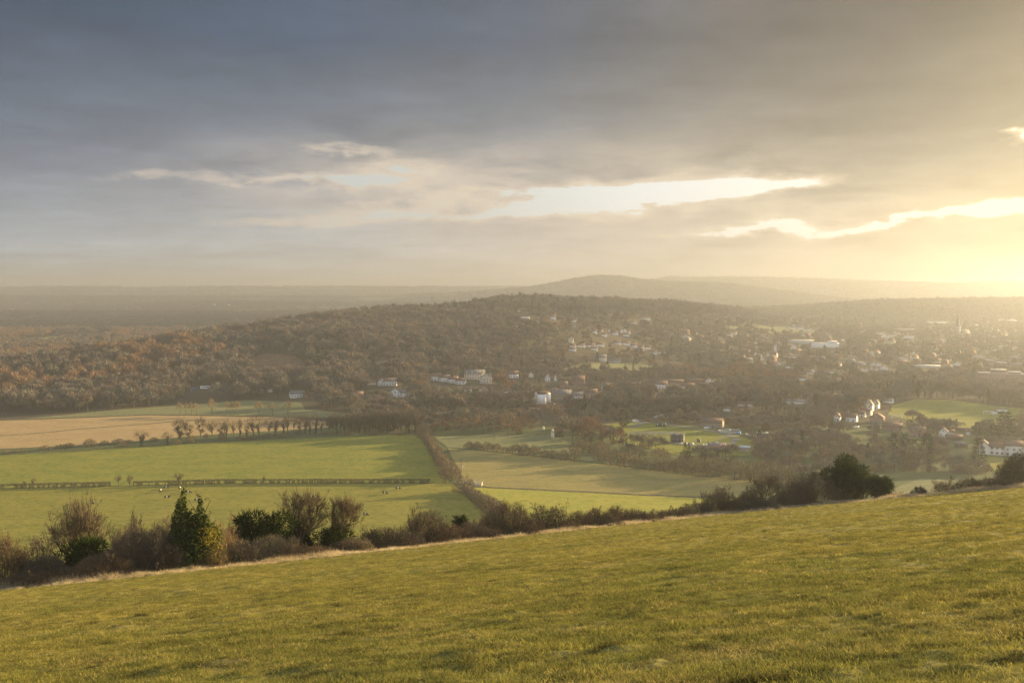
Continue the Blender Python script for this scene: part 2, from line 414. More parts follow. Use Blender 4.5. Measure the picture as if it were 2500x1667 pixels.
green = field_mat('meadow_grass', (0.165, 0.165, 0.030), (0.225, 0.205, 0.036), (0.26, 0.21, 0.055))
green2 = field_mat('lush_grass', (0.145, 0.170, 0.030), (0.215, 0.208, 0.036), (0.26, 0.22, 0.055))
dull = field_mat('dull_grass', (0.150, 0.165, 0.070), (0.190, 0.190, 0.085), (0.23, 0.20, 0.10))
straw = field_mat('stubble', (0.36, 0.25, 0.115), (0.43, 0.30, 0.14), (0.27, 0.195, 0.095), 0.03)
olive = field_mat('olive_pasture', (0.250, 0.215, 0.075), (0.32, 0.255, 0.090), (0.16, 0.15, 0.060), 0.05)
bright = field_mat('bright_grass', (0.260, 0.270, 0.045), (0.33, 0.30, 0.050), (0.36, 0.30, 0.08))
bracken = field_mat('bracken', (0.13, 0.075, 0.045), (0.17, 0.095, 0.055), (0.24, 0.17, 0.10), 0.04)
asphalt = simple('asphalt', (0.16, 0.15, 0.14), 0.9, 0.1, 0.2, 0.3)
soil = field_mat('track_soil', (0.10, 0.085, 0.055), (0.14, 0.115, 0.07), (0.18, 0.15, 0.08), 0.2)
field('meadow', 'F1', [(-420, 1206), (0, 1194), (540, 1182), (1106, 1180), (1190, 1262), (1300, 1345), (1240, 1500), (-520, 1560)], green)
field('meadow', 'F2', [(-420, 1204), (0, 1192), (540, 1180), (1096, 1178), (1082, 1150), (1034, 1062), (950, 1062), (700, 1072), (300, 1093), (0, 1113), (-420, 1142)], green2, 0.13)
field('stubble_field', 'F3', [(-420, 1116), (0, 1096), (200, 1086), (330, 1077), (500, 1062), (805, 1044), (806, 1030), (700, 1019), (480, 1015), (360, 1014), (180, 1021), (0, 1027), (-420, 1046)], straw)
field('meadow', 'F4', [(-60, 1027), (180, 1019), (360, 1012), (480, 1013), (700, 1017), (800, 1019), (900, 1018), (860, 1008), (745, 1000), (735, 982), (600, 977), (420, 991), (300, 999), (60, 1022)], dull)
field('pasture', 'F5', [(1094, 1094), (1135, 1097), (1330, 1117), (1560, 1144), (1660, 1159), (1850, 1175), (1900, 1192), (1860, 1215), (1700, 1213), (1430, 1200), (1195, 1189), (1128, 1176)], olive)
field('meadow', 'F6', [(1150, 1190), (1195, 1191), (1430, 1202), (1700, 1215), (1860, 1217), (1800, 1250), (1700, 1330), (1640, 1400), (1300, 1420), (1290, 1330), (1200, 1245)], bright)
field('meadow', 'F7', [(1058, 1066), (1250, 1060), (1350, 1062), (1430, 1100), (1560, 1140), (1330, 1115), (1135, 1095), (1092, 1092)], dull, 0.14)
field('meadow', 'F8', [(2140, 1215), (2200, 1185), (2250, 1168), (2420, 1180), (2470, 1200), (2330, 1222)], dull)
field('sports_pitch', 'pitch', [(2168, 1012), (2178, 990), (2235, 974), (2330, 978), (2420, 990), (2560, 1002), (2540, 1040), (2350, 1046), (2240, 1030)], green2)
field('lawn', 'lawn', [(2392, 1112), (2480, 1120), (2520, 1150), (2440, 1152), (2395, 1138)], green)
field('lawn', 'works', [(1468, 1036), (1560, 1030), (1700, 1042), (1800, 1062), (1850, 1080), (1830, 1112), (1660, 1112), (1500, 1075)], green2)
field('meadow', 'far1', [(-200, 862), (0, 850), (110, 846), (282, 824), (286, 813), (112, 823), (0, 836), (-200, 846)], green2)
field('meadow', 'far2', [(560, 770), (700, 766), (698, 759), (560, 764)], green)
field('meadow', 'far3', [(300, 757), (345, 758), (345, 751), (300, 751)], green)
field('meadow', 'far4', [(0, 790), (80, 786), (150, 781), (60, 778), (0, 780)], dull)
field('cemetery_lawn', 'cem', [(1370, 902), (1560, 905), (1600, 896), (1560, 884), (1420, 888)], dull)
field('meadow', 'far5', [(1780, 806), (2000, 812), (2010, 805), (1900, 797), (1780, 797)], dull)
field('bracken_clearing', 'brk', [(600, 900), (640, 925), (740, 930), (760, 900), (720, 868), (650, 862), (610, 875)], bracken)
def lane(name, px, w, mat, lift):
    c = [ground(*p) for p in px]
    l, r = [], []
    for i, p in enumerate(c):
        a = c[max(i - 1, 0)]; b = c[min(i + 1, len(c) - 1)]; d = (b - a).xy.normalized(); n = Vector((-d.y, d.x)) * w / 2
        l.append((p.x + n.x, p.y + n.y)); r.append((p.x - n.x, p.y - n.y))
    return drape(name, l + r[::-1], mat, lift, 6.0)
lane('farm_track', [(1190, 1190), (1300, 1195), (1430, 1201), (1560, 1208), (1710, 1214)], 3.0, soil, 0.2)
lane('field_path', [(0, 1064), (70, 1060), (200, 1047), (360, 1035), (480, 1024)], 3.0, soil, 0.2)
# ------------------------------------------------------------------ evening haze
def build_haze():
    m, t = new_mat('haze_air')
    # fine bluish air plus coarser droplets that glow toward the sun
    ad = t.new('ShaderNodeAddShader')
    for i, (c, d, g_) in enumerate(HAZE):
        p = t.new('ShaderNodeVolumePrincipled')
        p.inputs['Color'].default_value = (*c, 1); p.inputs['Density'].default_value = d; p.inputs['Anisotropy'].default_value = g_
        t.l.new(p.outputs[0], ad.inputs[i])
    t.l.new(ad.outputs[0], t.out.inputs['Volume'])
    bm = bmesh.new(); bmesh.ops.create_cube(bm, size=1.0)
    for q in bm.verts: q.co = Vector((q.co.x * 40000, q.co.y * 40000, (q.co.z + 0.5) * 262 - 12))
    me = bpy.data.meshes.new('haze'); bm.to_mesh(me); bm.free(); me.materials.append(m)
    o = link('haze', me, kind='stuff'); tag(o, 'golden evening haze over the valley and the far hills')
HAZE = [((0.26, 0.50, 1.0), 0.70e-4, 0.0), ((0.54, 0.475, 0.33), 1.75e-4, 0.82)]
build_haze()
SC.cycles.max_bounces = 5; SC.cycles.diffuse_bounces = 2; SC.cycles.glossy_bounces = 2; SC.cycles.transmission_bounces = 2
SC.cycles.volume_bounces = 1; SC.cycles.transparent_max_bounces = 8
SC.cycles.use_denoising = True; SC.cycles.denoiser = 'OPENIMAGEDENOISE'; SC.cycles.denoising_input_passes = 'RGB_ALBEDO_NORMAL'; SC.cycles.denoising_prefilter = 'NONE'
SC.cycles.sample_clamp_indirect = 6.0
# ------------------------------------------------------------------ plant geometry
def unit(a): return a / np.maximum(np.linalg.norm(a, axis=-1, keepdims=True), 1e-9)
def rand_dir(n, g): return unit(g.normal(size=(n, 3)))
class Geo:
    """collects triangles/quads with material slots for one mesh"""
    def __init__(s): s.v = []; s.f = {3: [], 4: []}; s.m = {3: [], 4: []}; s.n = 0
    def put(s, v, f, slot=0):
        k = f.shape[1]; s.v.append(v); s.f[k].append(f + s.n); s.m[k].append(np.full(len(f), slot)); s.n += len(v)
    def blades(s, base, d, ln, wd, slot=0, g=rng):
        """tapering slivers: twigs, needles, grass"""
        n = len(base); side = unit(np.cross(d, rand_dir(n, g))) * (np.asarray(wd).reshape(-1, 1) / 2)
        v = np.stack([base - side, base + side, base + d * np.asarray(ln).reshape(-1, 1)], 1).reshape(-1, 3)
        s.put(v, np.arange(3 * n).reshape(-1, 3), slot)
    def leaves(s, c, size, slot=0, g=rng, flat=0.0):
        n = len(c); a = rand_dir(n, g); a[:, 2] *= 1 - flat; a = unit(a); b = unit(np.cross(a, rand_dir(n, g))); z = np.asarray(size).reshape(-1, 1)
        v = np.stack([c - a * z, c + b * z * 0.45, c + a * z, c - b * z * 0.45], 1).reshape(-1, 3)
        s.put(v, np.arange(4 * n).reshape(-1, 4), slot)
    def tubes(s, p0, p1, r0, r1, sides=4, slot=0):
        n = len(p0)
        if not n: return
        d = unit(p1 - p0); ref = np.where(np.abs(d[:, 2:3]) > 0.9, [[1.0, 0, 0]], [[0, 0, 1.0]])
        a = unit(np.cross(d, ref)); b = np.cross(d, a)
        th = np.arange(sides) * 2 * math.pi / sides
        ring = a[:, None] * np.cos(th)[None, :, None] + b[:, None] * np.sin(th)[None, :, None]
        v = np.concatenate([p0[:, None] + ring * r0[:, None, None], p1[:, None] + ring * r1[:, None, None]], 1).reshape(-1, 3)
        i = np.arange(sides); j = (i + 1) % sides
        q = np.stack([i, j, j + sides, i + sides], -1)
        s.put(v, (np.arange(n)[:, None, None] * 2 * sides + q[None]).reshape(-1, 4), slot)
    def box(s, c, dims, rz=0.0, slot=0):
        x, y, z = (q / 2 for q in dims)
        v = np.array([(-x, -y, -z), (x, -y, -z), (x, y, -z), (-x, y, -z), (-x, -y, z), (x, -y, z), (x, y, z), (-x, y, z)], float)
        cs, sn = math.cos(rz), math.sin(rz); v = v @ np.array([[cs, sn, 0], [-sn, cs, 0], [0, 0, 1]]) + np.asarray(c)
        s.put(v, np.array([(0, 3, 2, 1), (4, 5, 6, 7), (0, 1, 5, 4), (1, 2, 6, 5), (2, 3, 7, 6), (3, 0, 4, 7)]), slot)
    def lathe(s, prof, sides=20, c=(0, 0, 0), slot=0):
        th = np.arange(sides) * 2 * math.pi / sides; v = []
        for r, z in prof: v.append(np.stack([r * np.cos(th) + c[0], r * np.sin(th) + c[1], np.full(sides, z + c[2])], -1))
        n = len(prof); i = np.arange(n - 1)[:, None] * sides; j = np.arange(sides)[None, :]; j2 = (j + 1) % sides
        s.put(np.concatenate(v), np.stack([i + j, i + j2, i + sides + j2, i + sides + j], -1).reshape(-1, 4), slot)
    def mesh(s, name, mats):
        v = np.concatenate(s.v); f = [np.concatenate(s.f[k]) for k in (3, 4) if s.f[k]]
        mi = np.concatenate([np.concatenate(s.m[k]) for k in (3, 4) if s.f[k]])
        return mesh_from(name, v, f, mats, mi)
def grow(g, starts, counts, wob, up, shrink=0.62, seglen=(4, 4, 3, 2), spread=0.75, taper=0.55):
    """starts: [(pos, dir, length, radius)]; returns per level arrays p0, p1, r0, r1"""
    out = []; cur = starts
    for lev in range(len(counts) + 1):
        P0, P1, R0, R1 = [], [], [], []; nxt = []
        k = seglen[min(lev, len(seglen) - 1)]; cnt = counts[lev] if lev < len(counts) else 0
        for p, d, L, r in cur:
            pts = [p]; dirs = [d]; q = p.copy(); dd = d.copy()
            for i in range(k):
                dd = dd + g.normal(size=3) * wob; dd[2] += up * (1 if lev else 0.5); dd /= np.linalg.norm(dd) + 1e-9
                q = q + dd * (L / k); pts.append(q); dirs.append(dd)
            rs = np.linspace(r, r * taper if lev < len(counts) else r * 0.3, k + 1)
            for i in range(k): P0.append(pts[i]); P1.append(pts[i + 1]); R0.append(rs[i]); R1.append(rs[i + 1])
            for c in range(cnt):
                t = g.uniform(0.30 if lev else 0.38, 1.0) if c else 1.0
                f = t * k; i = min(int(f), k - 1); pos = pts[i] + (pts[i + 1] - pts[i]) * (f - i)
                ax = g.normal(size=3); ax -= dirs[i + 1] * ax.dot(dirs[i + 1]); ax /= np.linalg.norm(ax) + 1e-9
                sp = spread * g.uniform(0.5, 1.25) * (0.5 if c == 0 else 1)
                nd = dirs[i + 1] * math.cos(sp) + ax * math.sin(sp)
                nxt.append((pos, nd, L * shrink * g.uniform(0.65, 1.2) * (1.15 - 0.4 * t), rs[i] * 0.55))
        out.append(tuple(np.array(a) for a in (P0, P1, R0, R1))); cur = nxt
    return out
def bark_mat(name, stops, sc=2.0):
    m, t = new_mat(name)
    oi = t.new('ShaderNodeObjectInfo'); tc = t.new('ShaderNodeTexCoord')
    c = t.ramp(oi.outputs['Random'], [(i / max(1, len(stops) - 1), s_) for i, s_ in enumerate(stops)])
    n = t.noise(tc.outputs['Object'], sc, 3)
    c = t.mix(t.rng(n, 0.3, 0.7), t.mix(0.22, c, (0.03, 0.025, 0.02)), c)
    d = t.new('ShaderNodeBsdfDiffuse'); t.l.new(c, d.inputs[0]); t.l.new(d.outputs[0], t.out.inputs['Surface'])
    return m
def leaf_mat(name, stops, trans=0.25, sc=1.2, rnd=True):
    m, t = new_mat(name)
    oi = t.new('ShaderNodeObjectInfo'); tc = t.new('ShaderNodeTexCoord')
    n = t.noise(tc.outputs['Object'], sc, 4, 0.6)
    f = t.add(t.rng(n, 0.3, 0.7, 0.0, 0.8), t.mul(oi.outputs['Random'], 0.2)) if rnd else t.rng(n, 0.3, 0.7)
    c = t.ramp(f, [(i / max(1, len(stops) - 1), s_) for i, s_ in enumerate(stops)])
    leafy(t, c, trans)
    return m
M = {}
M['wood'] = bark_mat('winter_twigs', [(0.150, 0.132, 0.115), (0.20, 0.167, 0.135), (0.165, 0.153, 0.128), (0.23, 0.178, 0.130), (0.185, 0.178, 0.133), (0.13, 0.116, 0.105), (0.26, 0.188, 0.125), (0.18, 0.153, 0.125), (0.225, 0.205, 0.138)], 0.12)
M['pale'] = bark_mat('pale_twigs', [(0.25, 0.19, 0.11), (0.30, 0.215, 0.11), (0.22, 0.18, 0.11)], 0.3)
M['scrub'] = bark_mat('scrub_twigs', [(0.20, 0.15, 0.09), (0.24, 0.185, 0.10), (0.20, 0.17, 0.10), (0.25, 0.175, 0.10)], 0.3)
M['rust'] = bark_mat('rust_leaves', [(0.23, 0.148, 0.092), (0.255, 0.165, 0.098)], 0.3)
M['trunk'] = bark_mat('bark', [(0.085, 0.068, 0.05), (0.11, 0.09, 0.065)], 3.0)
M['twig'] = bark_mat('near_twigs', [(0.105, 0.083, 0.058), (0.13, 0.098, 0.066), (0.112, 0.092, 0.068)], 2.0)
M['treetwig'] = bark_mat('crown_twigs', [(0.135, 0.105, 0.068), (0.155, 0.118, 0.074)], 2.0)
M['redtwig'] = bark_mat('red_twigs', [(0.118, 0.086, 0.056), (0.135, 0.098, 0.062)], 2.0)
M['greytwig'] = bark_mat('grey_twigs', [(0.110, 0.096, 0.070), (0.125, 0.106, 0.076)], 2.0)
M['conifer'] = leaf_mat('conifer_needles', [(0.022, 0.032, 0.016), (0.05, 0.06, 0.026)], 0.1, 0.5)
M['yew'] = leaf_mat('yew_needles', [(0.014, 0.022, 0.008), (0.028, 0.040, 0.011), (0.050, 0.062, 0.016)], 0.2, 1.0)
M['holly'] = leaf_mat('holly_leaves', [(0.024, 0.038, 0.012), (0.050, 0.070, 0.018), (0.11, 0.12, 0.026)], 0.2, 1.3)
M['ivy'] = leaf_mat('ivy_leaves', [(0.030, 0.044, 0.018), (0.055, 0.070, 0.026)], 0.15, 1.0)
M['goldivy'] = leaf_mat('golden_ivy_leaves', [(0.10, 0.10, 0.02), (0.30, 0.24, 0.04)], 0.3, 2.0)
M['cloudshade'] = bark_mat('cloud_shaded_woods', [(0.050, 0.056, 0.056), (0.072, 0.074, 0.070), (0.060, 0.068, 0.062), (0.085, 0.078, 0.068)], 0.12)  # winter twigs with the cloud shadow over the plain painted into their colour
# ---- distant trees (seen at half a kilometre and more)
def crown_cloud(g, geo, h, w, n_cl, per, slot=0, z0=0.28, ln=0.13, wd=0.03, up=0.5, fan=0.0):
    c = rand_dir(n_cl, g); c[:, 2] = np.abs(c[:, 2]) * 1.15 - 0.25 + 0.1 * g.random(n_cl)
    rad = g.uniform(0.55, 1.0, (n_cl, 1)) ** 0.6
    cc = c * rad * np.array([w / 2, w / 2, h * (1 - z0) * 0.52]) + np.array([0, 0, h * (z0 + (1 - z0) * 0.50)])
    p = np.repeat(cc, per, 0) + g.normal(size=(n_cl * per, 3)) * np.array([w, w, h * 0.8]) * 0.075
    d = unit(p - np.array([0, 0, h * (z0 + 0.05)]) + g.normal(size=p.shape) * w * 0.16 + np.array([0, 0, h * 0.12 * up]))
    n = len(p)
    geo.blades(p - d * h * ln * 0.4, d, h * ln * g.uniform(0.6, 1.3, n), h * wd * g.uniform(0.6, 1.4, n), slot, g)
def stem(g, geo, h, w, slot=0, z1=0.55, r=0.018, limbs=6, limbr=0.5):
    s = [(np.array([0, 0, -0.4]), np.array([0, 0, 1.0]), h * z1 + .4, h * r)]
    L = grow(g, s, [limbs], 0.06, 0.06, 0.75, (3, 3), 0.6)
    geo.tubes(*L[0], sides=5, slot=slot); geo.tubes(L[1][0], L[1][1], L[1][2] * limbr * 1.6, L[1][3] * limbr * 1.6, 3, slot)
def far_bare(seed, h=14.0, w=11.0, n_cl=30, per=30, **k):
    k.setdefault('wd', 0.021)
    g = np.random.default_rng(seed); a, b = Geo(), Geo()
    stem(g, a, h, w); crown_cloud(g, b, h, w, n_cl, per, **k); return a, b
def far_shrub(seed, h=6.0, w=6.5, n=950):
    g = np.random.default_rng(seed); a, b = Geo(), Geo()
    base = np.column_stack([g.normal(size=(9, 2)) * w * 0.10, np.full(9, -0.2)]); d = unit(np.column_stack([base[:, :2] * 1.2, np.full(9, h * 0.4)]))
    a.tubes(base, base + d * h * 0.6, np.full(9, h * 0.014), np.full(9, h * 0.006), 3)
    th = g.random(n) * 2 * math.pi; q = np.sqrt(g.random(n)); x = np.cos(th) * q; y = np.sin(th) * q; top = np.sqrt(np.maximum(1 - (q * 0.92) ** 2, 0.02))
    z = top * g.random(n) ** 0.55
    lump = 1 + 0.18 * np.sin(3 * th + seed)
    p = np.column_stack([x * w / 2 * lump, y * w / 2 * lump, z * h * 0.86])
    d = unit(np.column_stack([x * 0.55, y * 0.55, np.full(n, 0.8)]) + g.normal(size=(n, 3)) * 0.32)
    b.blades(p, d, h * g.uniform(0.10, 0.24, n), h * 0.021 * g.uniform(0.6, 1.3, n), 0, g)
    return a, b
def far_cone(seed, h=16.0, w=7.0, tiers=13, shape='spruce'):
    g = np.random.default_rng(seed); a, b = Geo(), Geo()
    a.tubes(np.array([[0, 0, -0.4]]), np.array([[0, 0, h * 0.95]]), np.array([h * 0.018]), np.array([h * 0.003]), 5)
    n = 620; t = g.random(n)
    if shape == 'spruce': prof = (1 - t) ** 0.85 * 1.0 + 0.03; t = (np.floor(t * tiers) + g.random(n) * 0.55) / tiers; prof *= 1 - 0.35 * ((t * tiers) % 1)
    elif shape == 'cypress': prof = np.sin(np.clip(t * 0.93 + 0.07, 0, 1) * math.pi) ** 0.55 * np.where(t > .6, 1 - (t - .6) * .6, 1)
    else: prof = np.where(t < 0.35, 0.0, 1) * (0.55 + 0.45 * np.sin(t * 17 + seed)) * np.sqrt(np.maximum(1 - ((t - 0.62) / 0.42) ** 2, 0.05))
    if shape == 'cedar': t = 0.28 + 0.72 * t; prof = np.sqrt(np.maximum(1.02 - t, 0.02)) * (0.75 + 0.35 * np.sin(t * 21 + seed)) * np.minimum(1, (t - .2) * 5); t = np.floor(t * 9) / 9 + g.random(n) * 0.045
    th = g.random(n) * 2 * math.pi; q = g.uniform(0.35, 1.0, n)
    r = prof * w / 2 * q * (1 + 0.22 * np.sin(th * 3 + t * 9 + seed))
    p = np.column_stack([np.cos(th) * r, np.sin(th) * r, h * (0.04 + 0.95 * t)])
    d = unit(np.column_stack([np.cos(th), np.sin(th), np.full(n, 0.9 if shape == 'cypress' else 0.15)]) + g.normal(size=(n, 3)) * 0.35)
    b.blades(p, d, h * g.uniform(0.05, 0.10, n) * (1.3 if shape != 'cypress' else 1), h * 0.030 * g.uniform(0.6, 1.3, n), 0, g)
    return a, b
def proto_meshes(name, pair, mats):
    return (pair[0].mesh('trunk', [mats[0]]), pair[1].mesh('crown', [mats[1]]))
PR = {}
PR['wood'] = [proto_meshes('w', far_bare(100 + i, 14, 10 + 2 * (i % 3)), (M['trunk'], M['wood'])) for i in range(6)]
PR['tall'] = [proto_meshes('t', far_bare(130 + i, 16, 7.5, 24, 28), (M['trunk'], M['wood'])) for i in range(3)]
PR['plain'] = [proto_meshes('q', far_bare(140 + i, 14, 10 + 2 * i), (M['trunk'], M['cloudshade'])) for i in range(3)]
PR['pale'] = [proto_meshes('p', far_bare(150 + i, 12, 8, 20, 26, wd=0.012, ln=0.16), (M['trunk'], M['pale'])) for i in range(4)]
PR['rust'] = [proto_meshes('r', far_bare(170 + i, 13, 11, 30, 22), (M['trunk'], M['rust'])) for i in range(3)]
PR['shrub'] = [proto_meshes('s', far_shrub(200 + i), (M['trunk'], M['scrub'])) for i in range(5)]
PR['spruce'] = [proto_meshes('c', far_cone(230 + i), (M['trunk'], M['conifer'])) for i in range(3)]
PR['cypress'] = [proto_meshes('y', far_cone(240 + i, 14, 6, 1, 'cypress'), (M['trunk'], M['conifer'])) for i in range(2)]
PR['cedar'] = [proto_meshes('d', far_cone(250 + i, 15, 15, 1, 'cedar'), (M['trunk'], M['conifer'])) for i in range(2)]
PR['pine'] = [proto_meshes('i', far_cone(260 + i, 15, 10, 1, 'pine'), (M['trunk'], M['conifer'])) for i in range(3)]
DIM = {'wood': (14, 11), 'tall': (16, 7.5), 'plain': (14, 12), 'pale': (12, 8), 'rust': (13, 11), 'shrub': (6.6, 6.8), 'spruce': (16, 7), 'cypress': (14, 6), 'cedar': (15, 15), 'pine': (15, 10)}
def plant(kind, name, cat, loc, h, w, label, group=None, rz=None, var=None):
    """one tree or shrub: an Empty at its foot with trunk and crown"""
    ms = PR[kind]; tm, cm = ms[random.randrange(len(ms)) if var is None else var]; H0, W0 = DIM[kind]
    o = bpy.data.objects.new(name, None); COL.objects.link(o); o.location = loc; o.empty_display_size = 0.5
    o.rotation_euler = (0, 0, random.uniform(0, 6.283) if rz is None else rz); o.scale = (w / W0, w / W0, h / H0)
    tag(o, label, cat, group)
    link('trunk' if kind != 'shrub' else 'stems', tm, o); link('crown', cm, o)
    return o
ORD = 'first second third fourth fifth sixth seventh eighth ninth tenth eleventh twelfth thirteenth fourteenth fifteenth sixteenth seventeenth eighteenth nineteenth twentieth'.split()
ORD += ['twenty-' + o for o in ORD[:9]] + ['thirtieth'] + ['thirty-' + o for o in ORD[:9]] + ['fortieth'] + ['forty-' + o for o in ORD[:9]] + ['fiftieth'] + ['fifty-' + o for o in ORD[:9]]
TAKEN = []     # (x, y, radius): spots that the woods leave free
def at_px(kind, name, cat, px, py, hp, wp, label, group=None, **k):
    p = ground(px, py); s = p.y / F * 1.01
    TAKEN.append((p.x, p.y, wp * s * 0.45))
    return plant(kind, name, cat, p, hp * s, wp * s, label, group, **k)
# ------------------------------------------------------------------ railway row, field trees, hedges
def ivy_tree_protos():
    out = []
    for i in range(4):
        g = np.random.default_rng(300 + i); a, b, c = Geo(), Geo(), Geo(); h = 12.0
        L = grow(g, [(np.array([0, 0, -0.4]), np.array([0, 0, 1.0]), h * 0.42, 0.26)], [6, 6, 5], 0.09, 0.10, 0.66, (4, 4, 3, 2), 0.62)
        a.tubes(*L[0], sides=6); a.tubes(*L[1], sides=4)
        b.tubes(*L[2], sides=3); p0, p1, r0, r1 = L[3]; b.blades(p0, unit(p1 - p0), np.linalg.norm(p1 - p0, axis=1) * 1.7, np.full(len(p0), 0.07), 0, g)
        for k in range(4): b.blades(p0 + (p1 - p0) * g.random((len(p0), 1)), unit(unit(p1 - p0) + g.normal(size=p0.shape) * .55), g.uniform(.5, 1.1, len(p0)), np.full(len(p0), .06), 0, g)
        crown_cloud(g, b, h, 7.0 + 1.2 * i, 26, 24, 0, .18, .19, .0055, 1.2)
        seg = np.concatenate([L[0][0], (L[0][0] + L[0][1]) / 2, L[1][0][:10], L[1][1][:8]]); k = 15
        cc = np.repeat(seg, k, 0); cc = cc + g.normal(size=cc.shape) * np.array([0.55, 0.55, 0.5]); cc[:, 2] = np.maximum(cc[:, 2], 0.1)
        c.leaves(cc, g.uniform(0.20, 0.36, len(cc)), 0, g)
        out.append((a.mesh('trunk', [M['trunk']]), b.mesh('crown', [M['twig']]), c.mesh('ivy', [M['ivy']])))
    return out
IVY = ivy_tree_protos()
def rail_tree(px, py, hp, wp, ivy, label, group):
    p = ground(px, py); s = p.y / F; v = random.randrange(4)
    o = bpy.data.objects.new('bare_tree', None); COL.objects.link(o); o.location = p; o.rotation_euler.z = random.uniform(0, 6.28)
    o.scale = (wp * s / 8.6, wp * s / 8.6, hp * s / 11.5); tag(o, label, 'tree', group)
    t, c, i = IVY[v]; tr = link('trunk', t, o); link('crown', c, o)
    if ivy: link('ivy', i, tr)
    return o
rows = [(345, 1089, 38, 36, 1), (408, 1087, 32, 26, 1), (440, 1072, 50, 48, 1), (490, 1066, 48, 36, 0), (518, 1065, 36, 32, 0), (553, 1074, 50, 24, 0), (571, 1065, 38, 24, 0), (586, 1068, 46, 14, 1),
        (620, 1064, 48, 52, 0), (603, 1070, 34, 16, 1), (632, 1067, 36, 14, 1), (672, 1065, 44, 26, 1), (693, 1064, 42, 20, 1), (702, 1058, 46, 24, 0), (716, 1055, 38, 18, 0), (745, 1058, 44, 28, 1), (757, 1059, 34, 16, 1),
        (771, 1059, 52, 26, 1), (784, 1058, 34, 14, 1), (806, 1058, 40, 26, 0), (822, 1059, 54, 28, 1), (841, 1058, 36, 22, 1), (858, 1058, 50, 26, 0), (876, 1058, 44, 24, 1), (892, 1058, 50, 26, 1), (910, 1057, 46, 24, 0),
        (926, 1058, 52, 26, 1), (944, 1058, 44, 24, 1), (961, 1057, 52, 28, 1), (980, 1058, 48, 26, 0), (998, 1058, 54, 28, 1), (1016, 1057, 50, 26, 1)] + [(832, 1056, 46, 34, 0), (850, 1055, 50, 34, 0), (868, 1055, 48, 36, 0), (901, 1054, 52, 36, 0), (918, 1054, 50, 34, 0), (936, 1054, 54, 36, 0), (953, 1054, 52, 36, 0), (971, 1054, 56, 36, 0), (989, 1054, 54, 36, 0), (1007, 1053, 56, 36, 0), (1024, 1053, 54, 34, 0), (812, 1056, 46, 32, 0), (733, 1056, 42, 30, 0), (655, 1063, 40, 30, 0), (537, 1067, 38, 30, 0), (460, 1072, 40, 32, 0)]
ni = nb = 0
for i, (px, py, hp, wp, iv) in enumerate(sorted(rows)):
    if iv: ni += 1
    else: nb += 1
    lab = f"{ORD[ni - 1]} ivy-wrapped bare tree from the left in the railway row" if iv else f"{ORD[nb - 1]} ivy-free bare tree from the left in the railway row"
    rail_tree(px, py, hp, wp, iv, lab, 'bare trees along the railway bank')
bank_b = [(20, 1106, 10, 30), (50, 1104, 10, 22), (110, 1098, 14, 24), (150, 1094, 12, 28), (168, 1092, 14, 24), (218, 1090, 24, 32), (255, 1086, 14, 24), (290, 1082, 14, 30), (314, 1081, 10, 20), (300, 1091, 14, 28), (376, 1077, 12, 22),
          (433, 1086, 18, 18), (465, 1082, 26, 22), (503, 1070, 16, 12), (541, 1074, 26, 18), (650, 1070, 16, 20), (728, 1062, 14, 18), (590, 1074, 14, 30), (620, 1073, 12, 30), (690, 1068, 12, 30), (790, 1062, 12, 30), (850, 1062, 14, 30), (910, 1062, 14, 30), (970, 1062, 16, 30)]
for i, (px, py, hp, wp) in enumerate(sorted(bank_b)):
    at_px('shrub', 'shrub', 'shrub', px, py, hp, wp, f"{ORD[i]} low brown shrub from the left on the railway bank", 'shrubs on the railway bank')
for i, (px, py, hp, wp) in enumerate([(438, 1013, 30, 18), (453, 1013, 28, 12), (467, 1013, 30, 14), (479, 1013, 28, 16), (518, 1013, 38, 22), (553, 1013, 32, 15), (567, 1014, 32, 13), (577, 1013, 33, 20), (633, 1015, 33, 26), (665, 1015, 32, 18), (702, 1015, 33, 25)]):
    at_px('pale', 'bare_tree', 'tree', px, py, hp, wp, f"{ORD[i]} pale bare tree from the left along the top of the yellow field", 'pale trees beyond the yellow field')
for i, (px, py, hp, wp) in enumerate([(58, 1190, 16, 11), (83, 1189, 22, 15), (289, 1186, 28, 17), (317, 1186, 26, 20), (436, 1184, 30, 25), (644, 1180, 18, 10)]):
    rail_tree(px, py, hp, wp, 0, f"{ORD[i]} small bare tree from the left standing in the clipped meadow hedge", 'small trees in the clipped hedge')
